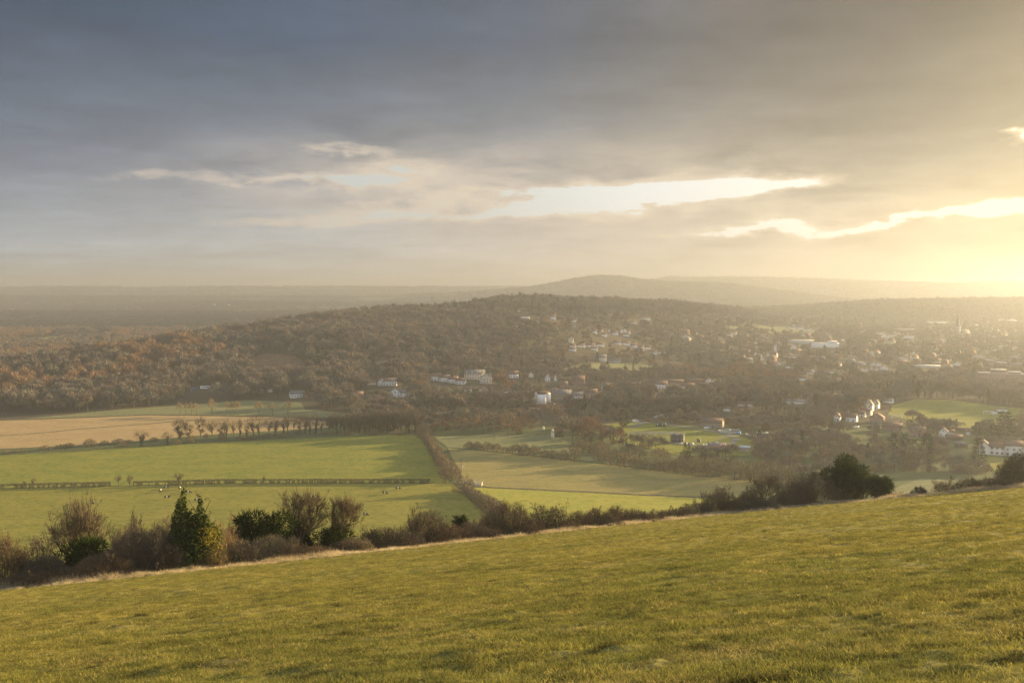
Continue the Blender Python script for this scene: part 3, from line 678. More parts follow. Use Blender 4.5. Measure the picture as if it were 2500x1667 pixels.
# hedges: one object each, twigs along a line on the ground
def hedge(name, px, h, w, mat, per_m, label, gaps=0.0, seed=1, lumps=0.25, clip=False, lw=1.0):
    g = np.random.default_rng(seed); pts = [ground(*p) for p in px]; P = []; acc = 0.0
    geo = Geo()
    for (a, b, ka, kb) in zip(pts, pts[1:], px, px[1:]):
        L = (b - a).length; n = int(L * per_m); t = g.random(n); cen = np.array(a) + (np.array(b) - np.array(a)) * t[:, None]
        dr = np.array((b - a).normalized()); nr = np.array([-dr[1], dr[0], 0])
        s = acc + t * L; lum = 1 + lumps * 2.0 * fbm(s / (w * 1.5 + 1.2), s * 0 + seed, seed, 3)
        if gaps: keep = fbm(s / 1.3, s * 0 + 3.3, seed + 9, 2) > gaps - 0.5; 
        else: keep = np.ones(n, bool)
        th = g.random(n) * math.pi; q = g.random(n) ** 0.5
        if clip: off = (g.random(n) - 0.5) * w; z = g.random(n) * h * 0.9
        else: off = np.cos(th) * q * w / 2 * lum; z = np.sin(th) * q * h * 0.85 * lum
        p = cen + nr * off[:, None]; p[:, 2] = Hv(p[:, 0], p[:, 1]) + z
        d = unit(nr * (off / w * 1.4)[:, None] + np.array([0, 0, 0.8]) + g.normal(size=(n, 3)) * 0.4)
        ln = (0.35 if clip else 0.22 * h) * g.uniform(0.6, 1.3, n) * lw; wd = (0.17 if clip else 0.030 * h) * g.uniform(0.6, 1.3, n)
        ok = keep | ((z > h * 0.55) if clip else False)
        geo.blades(p[ok], d[ok], ln[ok], wd[ok], 0, g); acc += L
    return link(name, geo.mesh(name, [mat]), label=label, cat='hedge')
hedge('hedge', [(-420, 1205), (0, 1193), (270, 1187)], 2.7, 1.8, M['trunk'], 210, 'low clipped brown hedge between the green meadows, west of the gap', 0.40, 3, clip=True)
hedge('hedge', [(325, 1186.5), (540, 1181), (820, 1180), (1052, 1180)], 2.8, 1.8, M['trunk'], 210, 'long clipped brown hedge between the green meadows, east of the gap', 0.36, 4, clip=True)
hedge('hedge', [(1078, 1181), (1122, 1182)], 1.6, 1.6, M['twig'], 40, 'short clipped hedge stub beside the white pen', 0.1, 5, clip=True)
hedge('hedge', [(1030, 1058), (1046, 1080), (1062, 1106), (1078, 1134), (1094, 1156), (1107, 1174)], 6.8, 8.0, M['scrub'], 170, 'tall overgrown brown hedge running diagonally away between green meadows', 0, 6, 0.3, lw=0.8)
hedge('hedge', [(1128, 1196), (1155, 1216), (1190, 1240), (1225, 1262)], 6.8, 8.8, M['scrub'], 190, 'tall brown hedge descending toward the slope below the white pen', 0, 7, 0.35, lw=0.7)
hedge('hedge', [(60, 1026), (180, 1020), (360, 1012), (480, 1014), (700, 1018), (800, 1020)], 1.6, 2.0, M['twig'], 16, 'thin dark hedge along the far side of the yellow stubble', 0.2, 8)
hedge('hedge', [(-300, 1133), (0, 1109), (200, 1096), (420, 1084), (600, 1073), (800, 1062), (1030, 1060)], 2.0, 6.0, M['twig'], 40, 'dark scrubby strip of brambles along the railway bank', 0, 9, 0.5)
for i, (px, py, hp, wp) in enumerate([(1145, 1096, 24, 26), (1165, 1097, 24, 26), (1190, 1099, 27, 30), (1212, 1102, 24, 28), (1235, 1105, 18, 26), (1258, 1109, 31, 36), (1280, 1112, 35, 32), (1305, 1114, 33, 32), (1330, 1118, 26, 26), (1350, 1120, 29, 30), (1375, 1124, 35, 32), (1402, 1126, 42, 34)]):
    at_px('shrub', 'shrub', 'shrub', px, py, hp, wp, f"{ORD[i]} rounded bare shrub from the left bordering the olive pasture", 'shrubs bordering the olive pasture')
for i, (px, py, hp, wp) in enumerate([(1500, 1135, 50, 62), (1532, 1140, 46, 52), (1562, 1144, 34, 44), (1600, 1148, 34, 46), (1630, 1152, 46, 58), (1664, 1156, 50, 62), (1702, 1160, 56, 70), (1742, 1163, 58, 72), (1790, 1168, 62, 84), (1842, 1176, 62, 84), (1892, 1182, 66, 80), (1920, 1186, 60, 60), (1470, 1126, 34, 40)]):
    at_px('shrub', 'shrub', 'shrub', px, py, hp, wp, f"{ORD[i]} large rounded shrub from the left in the scrub belt behind the olive pasture", 'scrub belt behind the olive pasture')
# conifers and other trees that stand out: kind, column, foot, height, width, label
for k, px, py, hp, wp, lab in [
    ('cypress', 1522, 1042, 44, 28, 'broad dark cypress column beside the works lawn'), ('cypress', 1670, 1003, 42, 15, 'slim dark cypress north of the small works'), ('cypress', 1820, 1008, 38, 11, 'slim cypress among bare trees before the low white row'),
    ('cypress', 1934, 1000, 30, 9, 'narrow cypress spire left of the long brown roof'), ('cypress', 2074, 851, 24, 15, 'dark cypress in front of the big pale warehouses'),
    ('cypress', 783, 908, 60, 44, 'big dark evergreen at the edge of the bracken clearing'), ('cypress', 592, 812, 20, 18, 'dark rounded evergreen on the wood skyline'),
    ('cypress', 560, 812, 18, 14, 'smaller dark evergreen on the wood skyline beside the rounded one'),
    ('spruce', 78, 868, 18, 16, 'left spruce of the small pair at the wood top'), ('spruce', 96, 868, 21, 16, 'right spruce of the small pair at the wood top'),
    ('spruce', 176, 868, 32, 22, 'left half of the tall dark spruce pair in the brown wood'), ('spruce', 191, 870, 34, 24, 'right half of the tall dark spruce pair in the brown wood'),
    ('spruce', 211, 850, 20, 14, 'leftmost of the four spruces by the far green field'), ('spruce', 221, 850, 26, 14, 'second of the four spruces by the far green field'), ('spruce', 236, 848, 26, 14, 'third of the four spruces by the far green field'), ('spruce', 250, 846, 22, 14, 'rightmost of the four spruces by the far green field'),
    ('pine', 2182, 1116, 60, 42, 'left dark pine of the pair below the terrace cottages'), ('pine', 2208, 1117, 58, 40, 'right dark pine of the pair below the terrace cottages'),
    ('spruce', 2262, 1112, 56, 54, 'broad dark conifer below the twin-gabled brick house'), ('pine', 2232, 1113, 42, 34, 'low dark pine left of the broad conifer'),
    ('spruce', 2388, 1140, 74, 44, 'tall dark conifer left of the big white house'), ('cedar', 2386, 1078, 50, 40, 'dark rounded cedar below the pitch corner'),
    ('cedar', 2452, 1082, 82, 84, 'spreading cedar behind the big white house'), ('cedar', 2425, 1088, 54, 62, 'lower spreading cedar left of the tallest one'),
    ('cypress', 2221, 1044, 20, 20, 'dark round clipped evergreen at the terrace end'),
    ('spruce', 1458, 884, 24, 12, 'dark spruce left of the cemetery car park'), ('cypress', 1555, 888, 24, 16, 'dark evergreen at the cemetery chapel'), ('cypress', 1592, 888, 26, 17, 'taller evergreen beside the cemetery chapel'), ('cedar', 1628, 890, 26, 28, 'spreading evergreen right of the cemetery lawn'),
    ('cedar', 1702, 892, 32, 42, 'large dark spreading tree in the cemetery'), ('cedar', 1738, 894, 26, 30, 'smaller spreading tree right of the large cemetery one'), ('cypress', 1482, 905, 22, 16, 'round dark tree on the cemetery lawn'), ('cypress', 1440, 902, 16, 9, 'small cone tree on the cemetery lawn'),
    ('spruce', 1122, 742, 22, 11, 'leftmost tall spruce on the wooded hilltop'), ('spruce', 1133, 742, 20, 11, 'spruce right beside the leftmost hilltop spruce'), ('spruce', 1148, 744, 20, 12, 'third spruce along the wooded hilltop'), ('spruce', 1172, 738, 14, 9, 'small spruce between two taller hilltop spruces'), ('spruce', 1184, 738, 22, 11, 'slender spruce rising above the hilltop wood'),
    ('spruce', 1236, 736, 22, 12, 'pointed spruce at the right of the hilltop wood'), ('cedar', 972, 752, 14, 16, 'flat-topped pine on the left hill shoulder'), ('cedar', 955, 754, 13, 18, 'second flat-topped pine on the left hill shoulder'), ('spruce', 1056, 752, 20, 12, 'lone spruce on the hill shoulder'), ('cypress', 920, 780, 26, 17, 'dark round evergreen high in the brown wood'), ('cypress', 884, 770, 16, 12, 'dark evergreen at the left end of the hill shoulder'),
    ('cypress', 1386, 802, 26, 13, 'dark evergreen above the white terraces'), ('cypress', 1460, 812, 20, 14, 'dark evergreen left of the white gables'), ('spruce', 1710, 806, 24, 14, 'hazy spruce in the middle of the suburb'), ('spruce', 1750, 802, 20, 16, 'hazy spruce by the pale far field'), ('cedar', 1540, 745, 16, 16, 'hazy dark tree on the right hill shoulder'), ('spruce', 2008, 785, 14, 6, 'hazy thin spruce in the town'),
    ('spruce', 2134, 788, 16, 8, 'hazy spruce left of the church'), ('cedar', 2190, 880, 22, 20, 'hazy dark tree in the middle of the town'), ('spruce', 2378, 905, 24, 14, 'hazy spruce left of the flat-roofed flats'), ('cypress', 1192, 902, 22, 13, 'dark upright evergreen behind the chimneyed building'), ('cedar', 1080, 905, 26, 40, 'wide cedar above the stepped terrace'), ('cedar', 1112, 892, 26, 24, 'dark cedar uphill of the stepped terrace'), ('cypress', 905, 905, 30, 20, 'dark evergreen above the chalet'), ('cypress', 1018, 872, 26, 16, 'dark evergreen in the lower brown wood')]:
    if 900 < px < 1300 and py < 762: hp *= 1.45; wp *= 1.2
    at_px(k, {'spruce': 'spruce_tree', 'cypress': 'cypress_tree', 'cedar': 'cedar_tree', 'pine': 'pine_tree'}[k], 'conifer', px, py, hp, wp, lab)
for k, px, py, hp, wp, lab in [('wood', 1378, 1076, 60, 48, 'brown tree at the edge of the wood gap left of the orange willow'), ('shrub', 1420, 1108, 44, 56, 'brown thicket below the broad orange willow'), ('shrub', 1466, 1112, 42, 56, 'brown thicket below the upright orange willow'), ('wood', 1492, 1090, 44, 40, 'bare brown tree just left of the upright willow'), ('shrub', 1556, 1117, 34, 52, 'thicket before the dark works tanks'), ('shrub', 1612, 1118, 30, 52, 'thicket below the white chemical tanks'), ('wood', 1350, 1040, 52, 46, 'brown tree rising behind the pale stone piers'), ('pale', 1240, 1066, 60, 44, 'pale brown tree on the edge of the dark belt above the dull meadow'), ('wood', 1080, 1058, 58, 44, 'brown tree at the head of the diagonal hedge'), ('wood', 1130, 1057, 60, 48, 'brown tree in the belt right of the diagonal hedge head'), ('wood', 1180, 1058, 62, 48, 'brown tree in the middle of the belt above the dull meadow'), ('rust', 1513, 1096, 52, 30, 'upright orange-brown willow below the cypress column'), ('rust', 1440, 1092, 70, 68, 'broad orange-brown willow left of the works lawn'), ('wood', 1397, 1088, 74, 60, 'tall brown tree left of the orange willow'),
    ('wood', 1602, 1106, 40, 42, 'bare brown tree in front of the dark works tanks'), ('rust', 800, 985, 26, 58, 'wide golden hedge-like tree below the brick house'), ('rust', 228, 915, 30, 48, 'big rust-coloured oak in the brown wood'), ('rust', 90, 920, 18, 34, 'rust-coloured tree low on the left wood'), ('rust', 140, 920, 16, 34, 'rust-coloured tree right of its low twin in the left wood'),
    ('rust', 345, 830, 22, 34, 'rust-brown tree at the wood top left of the middle'), ('rust', 405, 828, 22, 36, 'rust-brown tree at the wood top'), ('rust', 452, 826, 22, 34, 'rust-brown tree right of its neighbours at the wood top'), ('rust', 540, 822, 20, 40, 'rust-brown tree near the rounded evergreen'), ('rust', 400, 858, 24, 30, 'rust-brown tree inside the upper wood'), ('rust', 500, 850, 20, 34, 'rust-brown tree lower in the upper wood')]:
    at_px(k, 'bare_tree', 'tree', px, py, hp, wp, lab)
# ------------------------------------------------------------------ houses and other buildings
def plaster(name, col, var=0.08): return simple(name, col, 0.85, 0.15, var, 0.4)
M['white'] = plaster('white_render', (0.78, 0.77, 0.74)); M['cream'] = plaster('cream_render', (0.62, 0.57, 0.47)); M['grey'] = plaster('grey_cladding', (0.42, 0.42, 0.41))
def brick_mat(name, a, b):
    m, t = new_mat(name); tc = t.new('ShaderNodeTexCoord')
    br = t.new('ShaderNodeTexBrick'); t.l.new(tc.outputs['Object'], br.inputs['Vector']); br.inputs['Scale'].default_value = 2.2
    br.inputs['Color1'].default_value = rgba(a); br.inputs['Color2'].default_value = rgba(b); br.inputs['Mortar'].default_value = (0.36, 0.32, 0.28, 1)
    n = t.noise(tc.outputs['Object'], 0.5, 3)
    principled(t, t.mix(t.mul(n, 0.5), br.outputs[0], rgba(a)), 0.9, 0.1); return m
M['brick'] = brick_mat('red_brick', (0.26, 0.135, 0.095), (0.31, 0.17, 0.12)); M['stone'] = brick_mat('buff_brick', (0.34, 0.27, 0.20), (0.29, 0.22, 0.16))
def roof_mat(name, a, b):
    m, t = new_mat(name); tc = t.new('ShaderNodeTexCoord'); g = tc.outputs['Object']
    w = t.new('ShaderNodeTexWave'); w.bands_direction = 'Z'; w.inputs['Scale'].default_value = 1.6; w.inputs['Distortion'].default_value = 0.6; t.l.new(g, w.inputs['Vector'])
    c = t.mix(t.noise(g, 0.8, 4), a, b); c = t.mix(t.mul(w.outputs[1], 0.25), c, (0.06, 0.05, 0.045))
    principled(t, c, 0.8, 0.2); return m
M['tile'] = roof_mat('brown_roof_tiles', (0.135, 0.085, 0.062), (0.20, 0.125, 0.088)); M['slate'] = roof_mat('grey_slates', (0.12, 0.115, 0.115), (0.20, 0.19, 0.185)); M['flat'] = plaster('pale_flat_roof', (0.55, 0.55, 0.53))
M['glass'] = simple('window_glass', (0.04, 0.045, 0.055), 0.12, 0.5, 0.1); M['frame'] = simple('white_frame', (0.75, 0.75, 0.73), 0.6, 0.3, 0.05)
M['door'] = simple('door_paint', (0.10, 0.13, 0.24), 0.6, 0.3); M['steel'] = simple('galvanised_steel', (0.32, 0.33, 0.34), 0.5, 0.4, 0.15, 2.0, 0.4); M['concrete'] = simple('concrete', (0.36, 0.345, 0.315), 0.9, 0.1, 0.2, 0.6)
M['dark'] = simple('dark_tank', (0.045, 0.050, 0.047), 0.6, 0.3); M['greenbox'] = simple('green_kiosk', (0.06, 0.085, 0.065), 0.6, 0.3); M['rustmetal'] = simple('rusty_iron', (0.20, 0.09, 0.045), 0.9, 0.1, 0.3, 2)
M['palestone'] = simple('sunlit_pale_stone', (0.70, 0.64, 0.52), 0.9, 0.1, 0.12, 0.8); M['paint'] = simple('white_paint', (0.80, 0.80, 0.78), 0.5, 0.3, 0.05); M['blue'] = simple('blue_paint', (0.08, 0.20, 0.45), 0.5, 0.3)
M['tyre'] = simple('tyre_rubber', (0.02, 0.02, 0.02), 0.9, 0.1); M['timber'] = simple('weathered_timber', (0.15, 0.11, 0.075), 0.9, 0.1, 0.25, 2); M['fence'] = simple('pale_fence_rail', (0.66, 0.58, 0.50), 0.7, 0.2, 0.1, 2)
def empty(name, loc, rz, label, cat, group=None):
    o = bpy.data.objects.new(name, None); COL.objects.link(o); o.location = loc; o.rotation_euler = (0, 0, rz); o.empty_display_size = 1
    return tag(o, label, cat, group)
def gable_geo(w, d, hw, hr, ov=0.35):
    """walls with gable ends (ridge along x) and a roof slab pair"""
    a, b = Geo(), Geo(); x, y = w / 2, d / 2
    v = np.array([(-x, -y, -1.5), (x, -y, -1.5), (x, y, -1.5), (-x, y, -1.5), (-x, -y, hw), (x, -y, hw), (x, y, hw), (-x, y, hw), (-x, 0, hw + hr), (x, 0, hw + hr)], float)
    a.put(v, np.array([(0, 1, 5, 4), (2, 3, 7, 6), (1, 2, 6, 5), (3, 0, 4, 7)])); a.put(v, np.array([(5, 6, 9), (7, 4, 8)]))
    th = 0.22; k = hr / y
    X, Y = x + ov, y + ov; z0 = hw - ov * k; zr = hw + hr
    r = np.array([(-X, -Y, z0 + .03), (X, -Y, z0 + .03), (X, 0, zr + .03), (-X, 0, zr + .03), (X, Y, z0 + .03), (-X, Y, z0 + .03)], float); r2 = r + np.array([0, 0, th])
    vv = np.vstack([r, r2])
    b.put(vv, np.array([(6, 7, 8, 9), (9, 8, 10, 11), (1, 0, 3, 2), (2, 3, 5, 4), (0, 1, 7, 6), (4, 5, 11, 10), (1, 2, 8, 7), (2, 4, 10, 8), (3, 0, 6, 9), (5, 3, 9, 11)]))
    return a, b
def window(parent, x, y, z, w, h, face, rz=0):
    """pane in a pale frame set on a wall; face: outward direction 'front','back','left','right'"""
    a, b = Geo(), Geo(); t = 0.09
    for c, dm in (((0, 0, h / 2), (w, .10, t)), ((0, 0, -h / 2), (w, .10, t)), ((-w / 2 + t / 2, 0, 0), (t, .10, h - t)), ((w / 2 - t / 2, 0, 0), (t, .10, h - t)), ((0, 0, 0), (t * .8, .08, h - t))): a.box(c, dm)
    b.box((0, .02, 0), (w - t, .04, h - t))
    ang = {'front': 0, 'right': math.pi / 2, 'back': math.pi, 'left': -math.pi / 2}[face]
    o = link('window', a.mesh('frame', [M['frame']]), parent, (x, y, z), ang); link('pane', b.mesh('pane', [M['glass']]), o)
    return o
HOUSES = 0
def house(loc, rz, w, d, hw, hr, wall, roof, label, group=None, gable=False, chim=1, win=0, name='house', cat='house', ext=None, dormer=0):
    """gable=True turns the gable end to the front (local -y)"""
    global HOUSES; HOUSES += 1
    o = empty(name, loc, rz, label, cat, group)
    if gable: a, b = gable_geo(d, w, hw, hr); turn = math.pi / 2
    else: a, b = gable_geo(w, d, hw, hr); turn = 0
    link('wall', a.mesh('wall', [M[wall]]), o, rz=turn)
    rf = link('roof', b.mesh('roof', [M[roof]]), o, rz=turn)
    L = d if gable else w
    for i in range(chim):
        c = Geo(); sx = (L / 2 - 0.7) * (1 if i % 2 else -1)
        c.box((sx, 0.15, hw + hr + 0.55), (0.8, 0.55, 1.9)); c.lathe([(0.13, 0), (0.15, 0.5), (0.0, 0.5)], 8, (sx, 0.15, hw + hr + 1.45))
        link('chimney', c.mesh('chimney', [M['brick' if wall != 'stone' else 'stone']]), rf)
    x, y = w / 2, d / 2
    if win:
        n = max(2, int(w / 2.6)); fl = max(1, int(round(hw / 2.7)))
        for k in range(fl):
            for i in range(n):
                wx = -x + w * (i + 0.5) / n
                if k == 0 and i == n // 2:
                    q = Geo(); q.box((wx, -y - .03, 1.0), (0.95, .08, 2.0)); link('door', q.mesh('door', [M['door']]), o)
                else: window(o, wx, -y - .04, 1.35 + 2.65 * k, min(1.5, w / n * .55), 1.15, 'front')
        if gable: window(o, 0, -y - .04, hw + hr * .32, 1.0, 0.9, 'front')
        if win > 1: window(o, x + .04, 0, 1.4 if fl == 1 else 4.0, 1.1, 1.1, 'right')
    for i in range(dormer):
        a2, b2 = gable_geo(1.9, 1.6, 1.1, 0.8, .15); dx = -x + w * (i + .5) / dormer
        dm = link('dormer', a2.mesh('dormer', [M[wall]]), rf, (dx, -y * .62, hw + hr * .30), math.pi / 2); link('dormer_roof', b2.mesh('dormer_roof', [M[roof]]), rf, (dx, -y * .62, hw + hr * .30), math.pi / 2)
    return o
def house_px(px, py, wp, hp, wall, roof, label, gable=False, turn=0.0, group=None, win=0, roofy=0.42, chim=1, depth=None, **k):
    """a house by its foot in the photo: width and total height there give its real size"""
    p = ground(px, py); s = p.y / F; w = wp * s; H = hp * s
    hr = H * roofy; d = depth or max(6.0, min(9.0, w * 0.8))
    if gable: hr = max(hr, w * 0.3)
    TAKEN.append((p.x, p.y, max(w, d) * 0.62)); CLEAR.append((p.x, p.y, w * 0.5))
    az = math.atan2(p.x, p.y)
    q = Vector((p.x, p.y + d / 2, p.z)); q.z = float(Hv(q.x, q.y))
    return house(q, -az + R(turn), w, d, max(2.3, H - hr), hr, wall, roof, label, group, gable, chim, win, **k)
CLEAR = []
B = house_px
B(722, 971, 34, 15, 'white', 'slate', 'small white bungalow with slate roof on the lawn below the clearing', win=2, turn=12)
B(745, 972, 10, 9, 'brick', 'tile', 'little brown hut right of the white bungalow', gable=True, chim=0, turn=10)
B(944, 941, 48, 17, 'white', 'tile', 'long white chalet with twin gables on the wooded slope', win=1, dormer=2)
B(927, 941.5, 11, 16, 'white', 'tile', 'white left gable wing of the twin-gabled chalet', gable=True, chim=0, win=1)
B(961, 941.5, 11, 16, 'white', 'tile', 'white right gable wing of the twin-gabled chalet', gable=True, chim=0, win=1)
B(906, 940, 22, 11, 'cream', 'tile', 'low brown-roofed annexe left of the white chalet', chim=0)
B(963, 969, 26, 20, 'white', 'slate', 'white house with broad pale gable below the chalet', gable=True, win=1)
B(984, 969, 15, 17, 'white', 'slate', 'white two-storey wing right of the broad pale gable', win=1)
B(998, 970, 12, 5, 'white', 'slate', 'low white outbuilding beside the white house below the chalet', chim=0)
B(871, 971, 28, 14, 'brick', 'tile', 'brick house with brown roof behind the golden tree', win=1)
for i, (px, py) in enumerate([(1064, 929), (1086, 932), (1106, 935), (1125, 938)]): B(px, py, 23, 17 - i, 'white', 'tile', f"{ORD[i]} house from the left in the stepped brown-roofed terrace", group='stepped terrace under the cedars', win=1, turn=-14, chim=0)
B(1158, 926, 50, 22, 'cream', 'slate', 'large grey-roofed building with dormers behind the gabled villa', win=1, dormer=4, chim=2); B(1186, 936, 30, 22, 'cream', 'slate', 'gabled villa with white edging right of the large dormered building', gable=True, win=1); B(1196, 925, 5, 14, 'white', 'slate', 'narrow white stair tower by the gabled villa', chim=0)
B(1254, 923, 23, 16, 'white', 'tile', 'tall white house with bands of windows among trees', win=1, turn=8); B(1140, 958, 22, 12, 'cream', 'tile', 'cream house low among trees below the gabled villa', win=1); B(1172, 961, 18, 13, 'cream', 'tile', 'brown gabled house below the villa', gable=True); B(1193, 956, 14, 14, 'white', 'tile', 'small white house below the villa', win=1); B(1238, 963, 16, 15, 'white', 'tile', 'white house half hidden by trees left of the white block', win=1)
B(1296, 921, 14, 11, 'white', 'tile', 'house with white bargeboards left of the two white gables', gable=True); B(1337, 931, 13, 17, 'white', 'tile', 'steep white gable, wider of two', gable=True, win=1, chim=0); B(1356, 930, 7, 15, 'white', 'tile', 'steep white gable, narrower of two', gable=True, chim=0)
B(1413, 940, 31, 22, 'brick', 'tile', 'big red-brick villa with white bays at the village top', win=1, chim=2, dormer=1); B(1377, 946, 18, 14, 'brick', 'tile', 'brick house left of the big villa', win=1)
for i, px in enumerate([1356, 1376, 1387]): B(px, 952 if i else 958, 11, 10, 'brick', 'tile', f"{ORD[i]} white-edged brick gable from the left above the stone terrace", gable=True, group='white-edged gables above the stone terrace')
B(1372, 977, 46, 25, 'stone', 'slate', 'buff stone terrace right of the white block', win=1, chim=2); B(1411, 977, 29, 19, 'white', 'slate', 'white cottages right of the buff stone terrace', win=1, chim=2); B(1446, 968, 26, 18, 'brick', 'tile', 'brown-roofed house beside the white cottages', win=1); B(1478, 950, 18, 14, 'cream', 'slate', 'pale-roofed house left of the village hedge')
B(1352, 996, 6, 10, 'white', 'slate', 'tiny white hut right of the white block', chim=0)
B(1563, 944, 12, 12, 'white', 'tile', 'bright white gable among low brown houses', gable=True, chim=0)
for i, (px, py, wp, hp, wl) in enumerate(sorted([(1546, 945, 22, 11, 'cream'), (1580, 952, 26, 11, 'cream'), (1616, 948, 30, 17, 'white'), (1655, 960, 20, 12, 'white'), (1682, 951, 32, 15, 'cream'), (1692, 960, 14, 9, 'white'), (1722, 949, 22, 13, 'cream'), (1732, 936, 16, 12, 'white'), (1745, 938, 16, 12, 'white'), (1640, 935, 60, 7, 'brick'), (1700, 934, 40, 8, 'brick'), (1596, 979, 12, 12, 'white'), (1612, 978, 10, 11, 'cream')])):
    B(px, py, wp, hp, wl, 'tile', f"low {wl} house behind the village trees, {ORD[i]} from the left", gable=px in (1732, 1745), group='street behind the village trees', win=1 if wl == 'white' else 0)
for i, (px, py, wp) in enumerate(sorted([(1398, 849, 16), (1418, 848, 22), (1442, 848, 24), (1466, 846, 20), (1508, 841, 17), (1528, 843, 20), (1547, 848, 18), (1566, 852, 16), (1583, 853, 13), (1596, 864, 18), (1616, 864, 20), (1398, 857, 18), (1452, 855, 16)])):
    B(px, py, wp, 8, 'white', 'tile', f"{ORD[i]} white terrace block from the left on the hazy hillside", group='white terraces on the hazy hillside', depth=8)
for i, (px, py, wp, g_) in enumerate(sorted([(1471, 813, 7, 1), (1488, 813, 7, 1), (1518, 813, 7, 1), (1526, 812, 8, 1), (1537, 816, 6, 1), (1475, 822, 14, 0), (1530, 822, 15, 0), (1452, 814, 12, 0), (1500, 818, 20, 0)])):
    B(px, py, wp, 9, 'white', 'tile', f"{ORD[i]} white house from the left in the cluster above the terraces", gable=bool(g_), group='white gables above the terraces', chim=0)
for px, py, wp, hp, lab in [(1268, 761, 10, 7, 'small white house in the hilltop trees, uppermost'), (1280, 777, 28, 8, 'wide pale house in the hilltop trees'), (1268, 800, 19, 9, 'white house at the bottom of the hilltop cluster'), (1306, 786, 12, 8, 'pale house right of the wide hilltop house'), (1350, 780, 14, 11, 'bright white villa alone on the hill'), (1402, 786, 9, 5, 'little white house right of the bright villa'), (1402, 798, 8, 4, 'white cottage below the little white house'), (1573, 781, 30, 6, 'long white block high on the suburb slope'), (1546, 790, 16, 5, 'low pale block left of the long white one'), (1166, 776, 10, 5, 'pale roof peeping from the brown hill wood'), (1680, 748, 16, 4, 'hazy pale house at the ridge end')]:
    B(px, py, wp, hp, 'white', 'tile', lab, chim=0)
B(1469, 882, 25, 15, 'cream', 'slate', 'grey flat-fronted block by the cemetery car park', win=0, chim=0); B(1500, 885, 30, 8, 'grey', 'slate', 'low grey workshop right of the cemetery block', chim=0); B(1645, 878, 12, 12, 'stone', 'slate', 'small stone chapel among cemetery conifers', gable=True, chim=0)
for px, py, wp, hp, lab in [(1935, 804, 15, 10, 'left of the twin white town villas on the far green field'), (1955, 805, 15, 11, 'right of the twin white town villas on the far green field'), (1976, 807, 16, 5, 'low white house beside the twin villas')]: B(px, py, wp, hp, 'white', 'slate', lab)
B(1894, 858, 6, 18, 'white', 'slate', 'slim white tower house in the hazy suburb', chim=0, roofy=.15); B(1940, 854, 15, 12, 'white', 'tile', 'steep pale gable left of the warehouses', gable=True)
for i, (px, py, wp, hp, g_) in enumerate(sorted([(1862, 879, 10, 7, 1), (1876, 869, 6, 7, 1), (1846, 868, 6, 9, 1), (1940, 874, 38, 5, 0), (1993, 877, 11, 7, 1), (1902, 891, 12, 8, 1), (1925, 898, 13, 6, 0), (1896, 880, 8, 5, 0), (1964, 930, 20, 13, 0), (1980, 913, 18, 7, 0), (1987, 905, 9, 5, 0), (2030, 911, 20, 5, 0), (2056, 916, 10, 6, 1), (2079, 878, 20, 5, 0), (2110, 891, 12, 8, 1), (2133, 893, 12, 8, 1), (2147, 894, 14, 8, 1), (2160, 903, 20, 6, 1), (2107, 906, 8, 5, 1), (2118, 906, 8, 5, 1), (2129, 905, 8, 5, 1), (2141, 904, 8, 5, 1), (2150, 816, 18, 6, 0), (2160, 823, 14, 7, 1), (2172, 826, 14, 8, 1), (2185, 820, 16, 6, 0), (2200, 808, 12, 7, 0), (2340, 893, 18, 6, 1), (2024, 822, 10, 6, 0), (1963, 823, 8, 6, 1), (2420, 880, 20, 7, 0), (2450, 886, 24, 7, 0), (2480, 872, 20, 6, 0), (2390, 871, 18, 5, 0)])):
    B(px, py, wp, hp, 'white', 'tile', f"{ORD[i]} bright white house from the left in the hazy town", gable=bool(g_), group='pale houses in the hazy town', chim=0)
B(2125, 1004, 17, 27, 'white', 'slate', 'white gable-end cottage at the top of the cottage row', gable=True, win=1, turn=-22); B(2142, 998, 12, 22, 'white', 'slate', 'second white gable cottage, right of the top one', gable=True, turn=-22, win=1); B(2118, 1014, 24, 16, 'cream', 'tile', 'cream cottage with pale roof below the white gable cottage', turn=-20, win=1)
B(2083, 1030, 24, 20, 'white', 'tile', 'half-timbered cottage with dark beams in the hamlet', win=1, turn=-16); B(2048, 1028, 12, 18, 'white', 'tile', 'narrow white cottage left of the half-timbered one', gable=True, win=1, turn=-18); B(2106, 1019, 18, 15, 'cream', 'tile', 'cream cottage right of the half-timbered one', turn=-18, win=1); B(2172, 984, 22, 10, 'white', 'slate', 'pale cottage right of the white gables by the pitch', turn=-20); B(2066, 970, 20, 6, 'white', 'slate', 'low white hall above the hamlet', chim=0)
B(2146, 1032, 30, 22, 'brick', 'tile', 'dark brown gabled lodge right of the hamlet', gable=True, win=1, turn=-15); B(2184, 1052, 46, 19, 'brick', 'tile', 'brick terrace below the dark lodge', win=1, chim=2); B(2246, 1065, 38, 23, 'brick', 'tile', 'twin-gabled brick house by the pitch wall', win=1, chim=2); B(2236, 1066, 14, 21, 'brick', 'tile', 'left white-edged brick gable of the twin-gabled house', gable=True, chim=0, win=1); B(2257, 1066, 14, 21, 'brick', 'tile', 'right white-edged brick gable of the twin-gabled house', gable=True, chim=0, win=1)
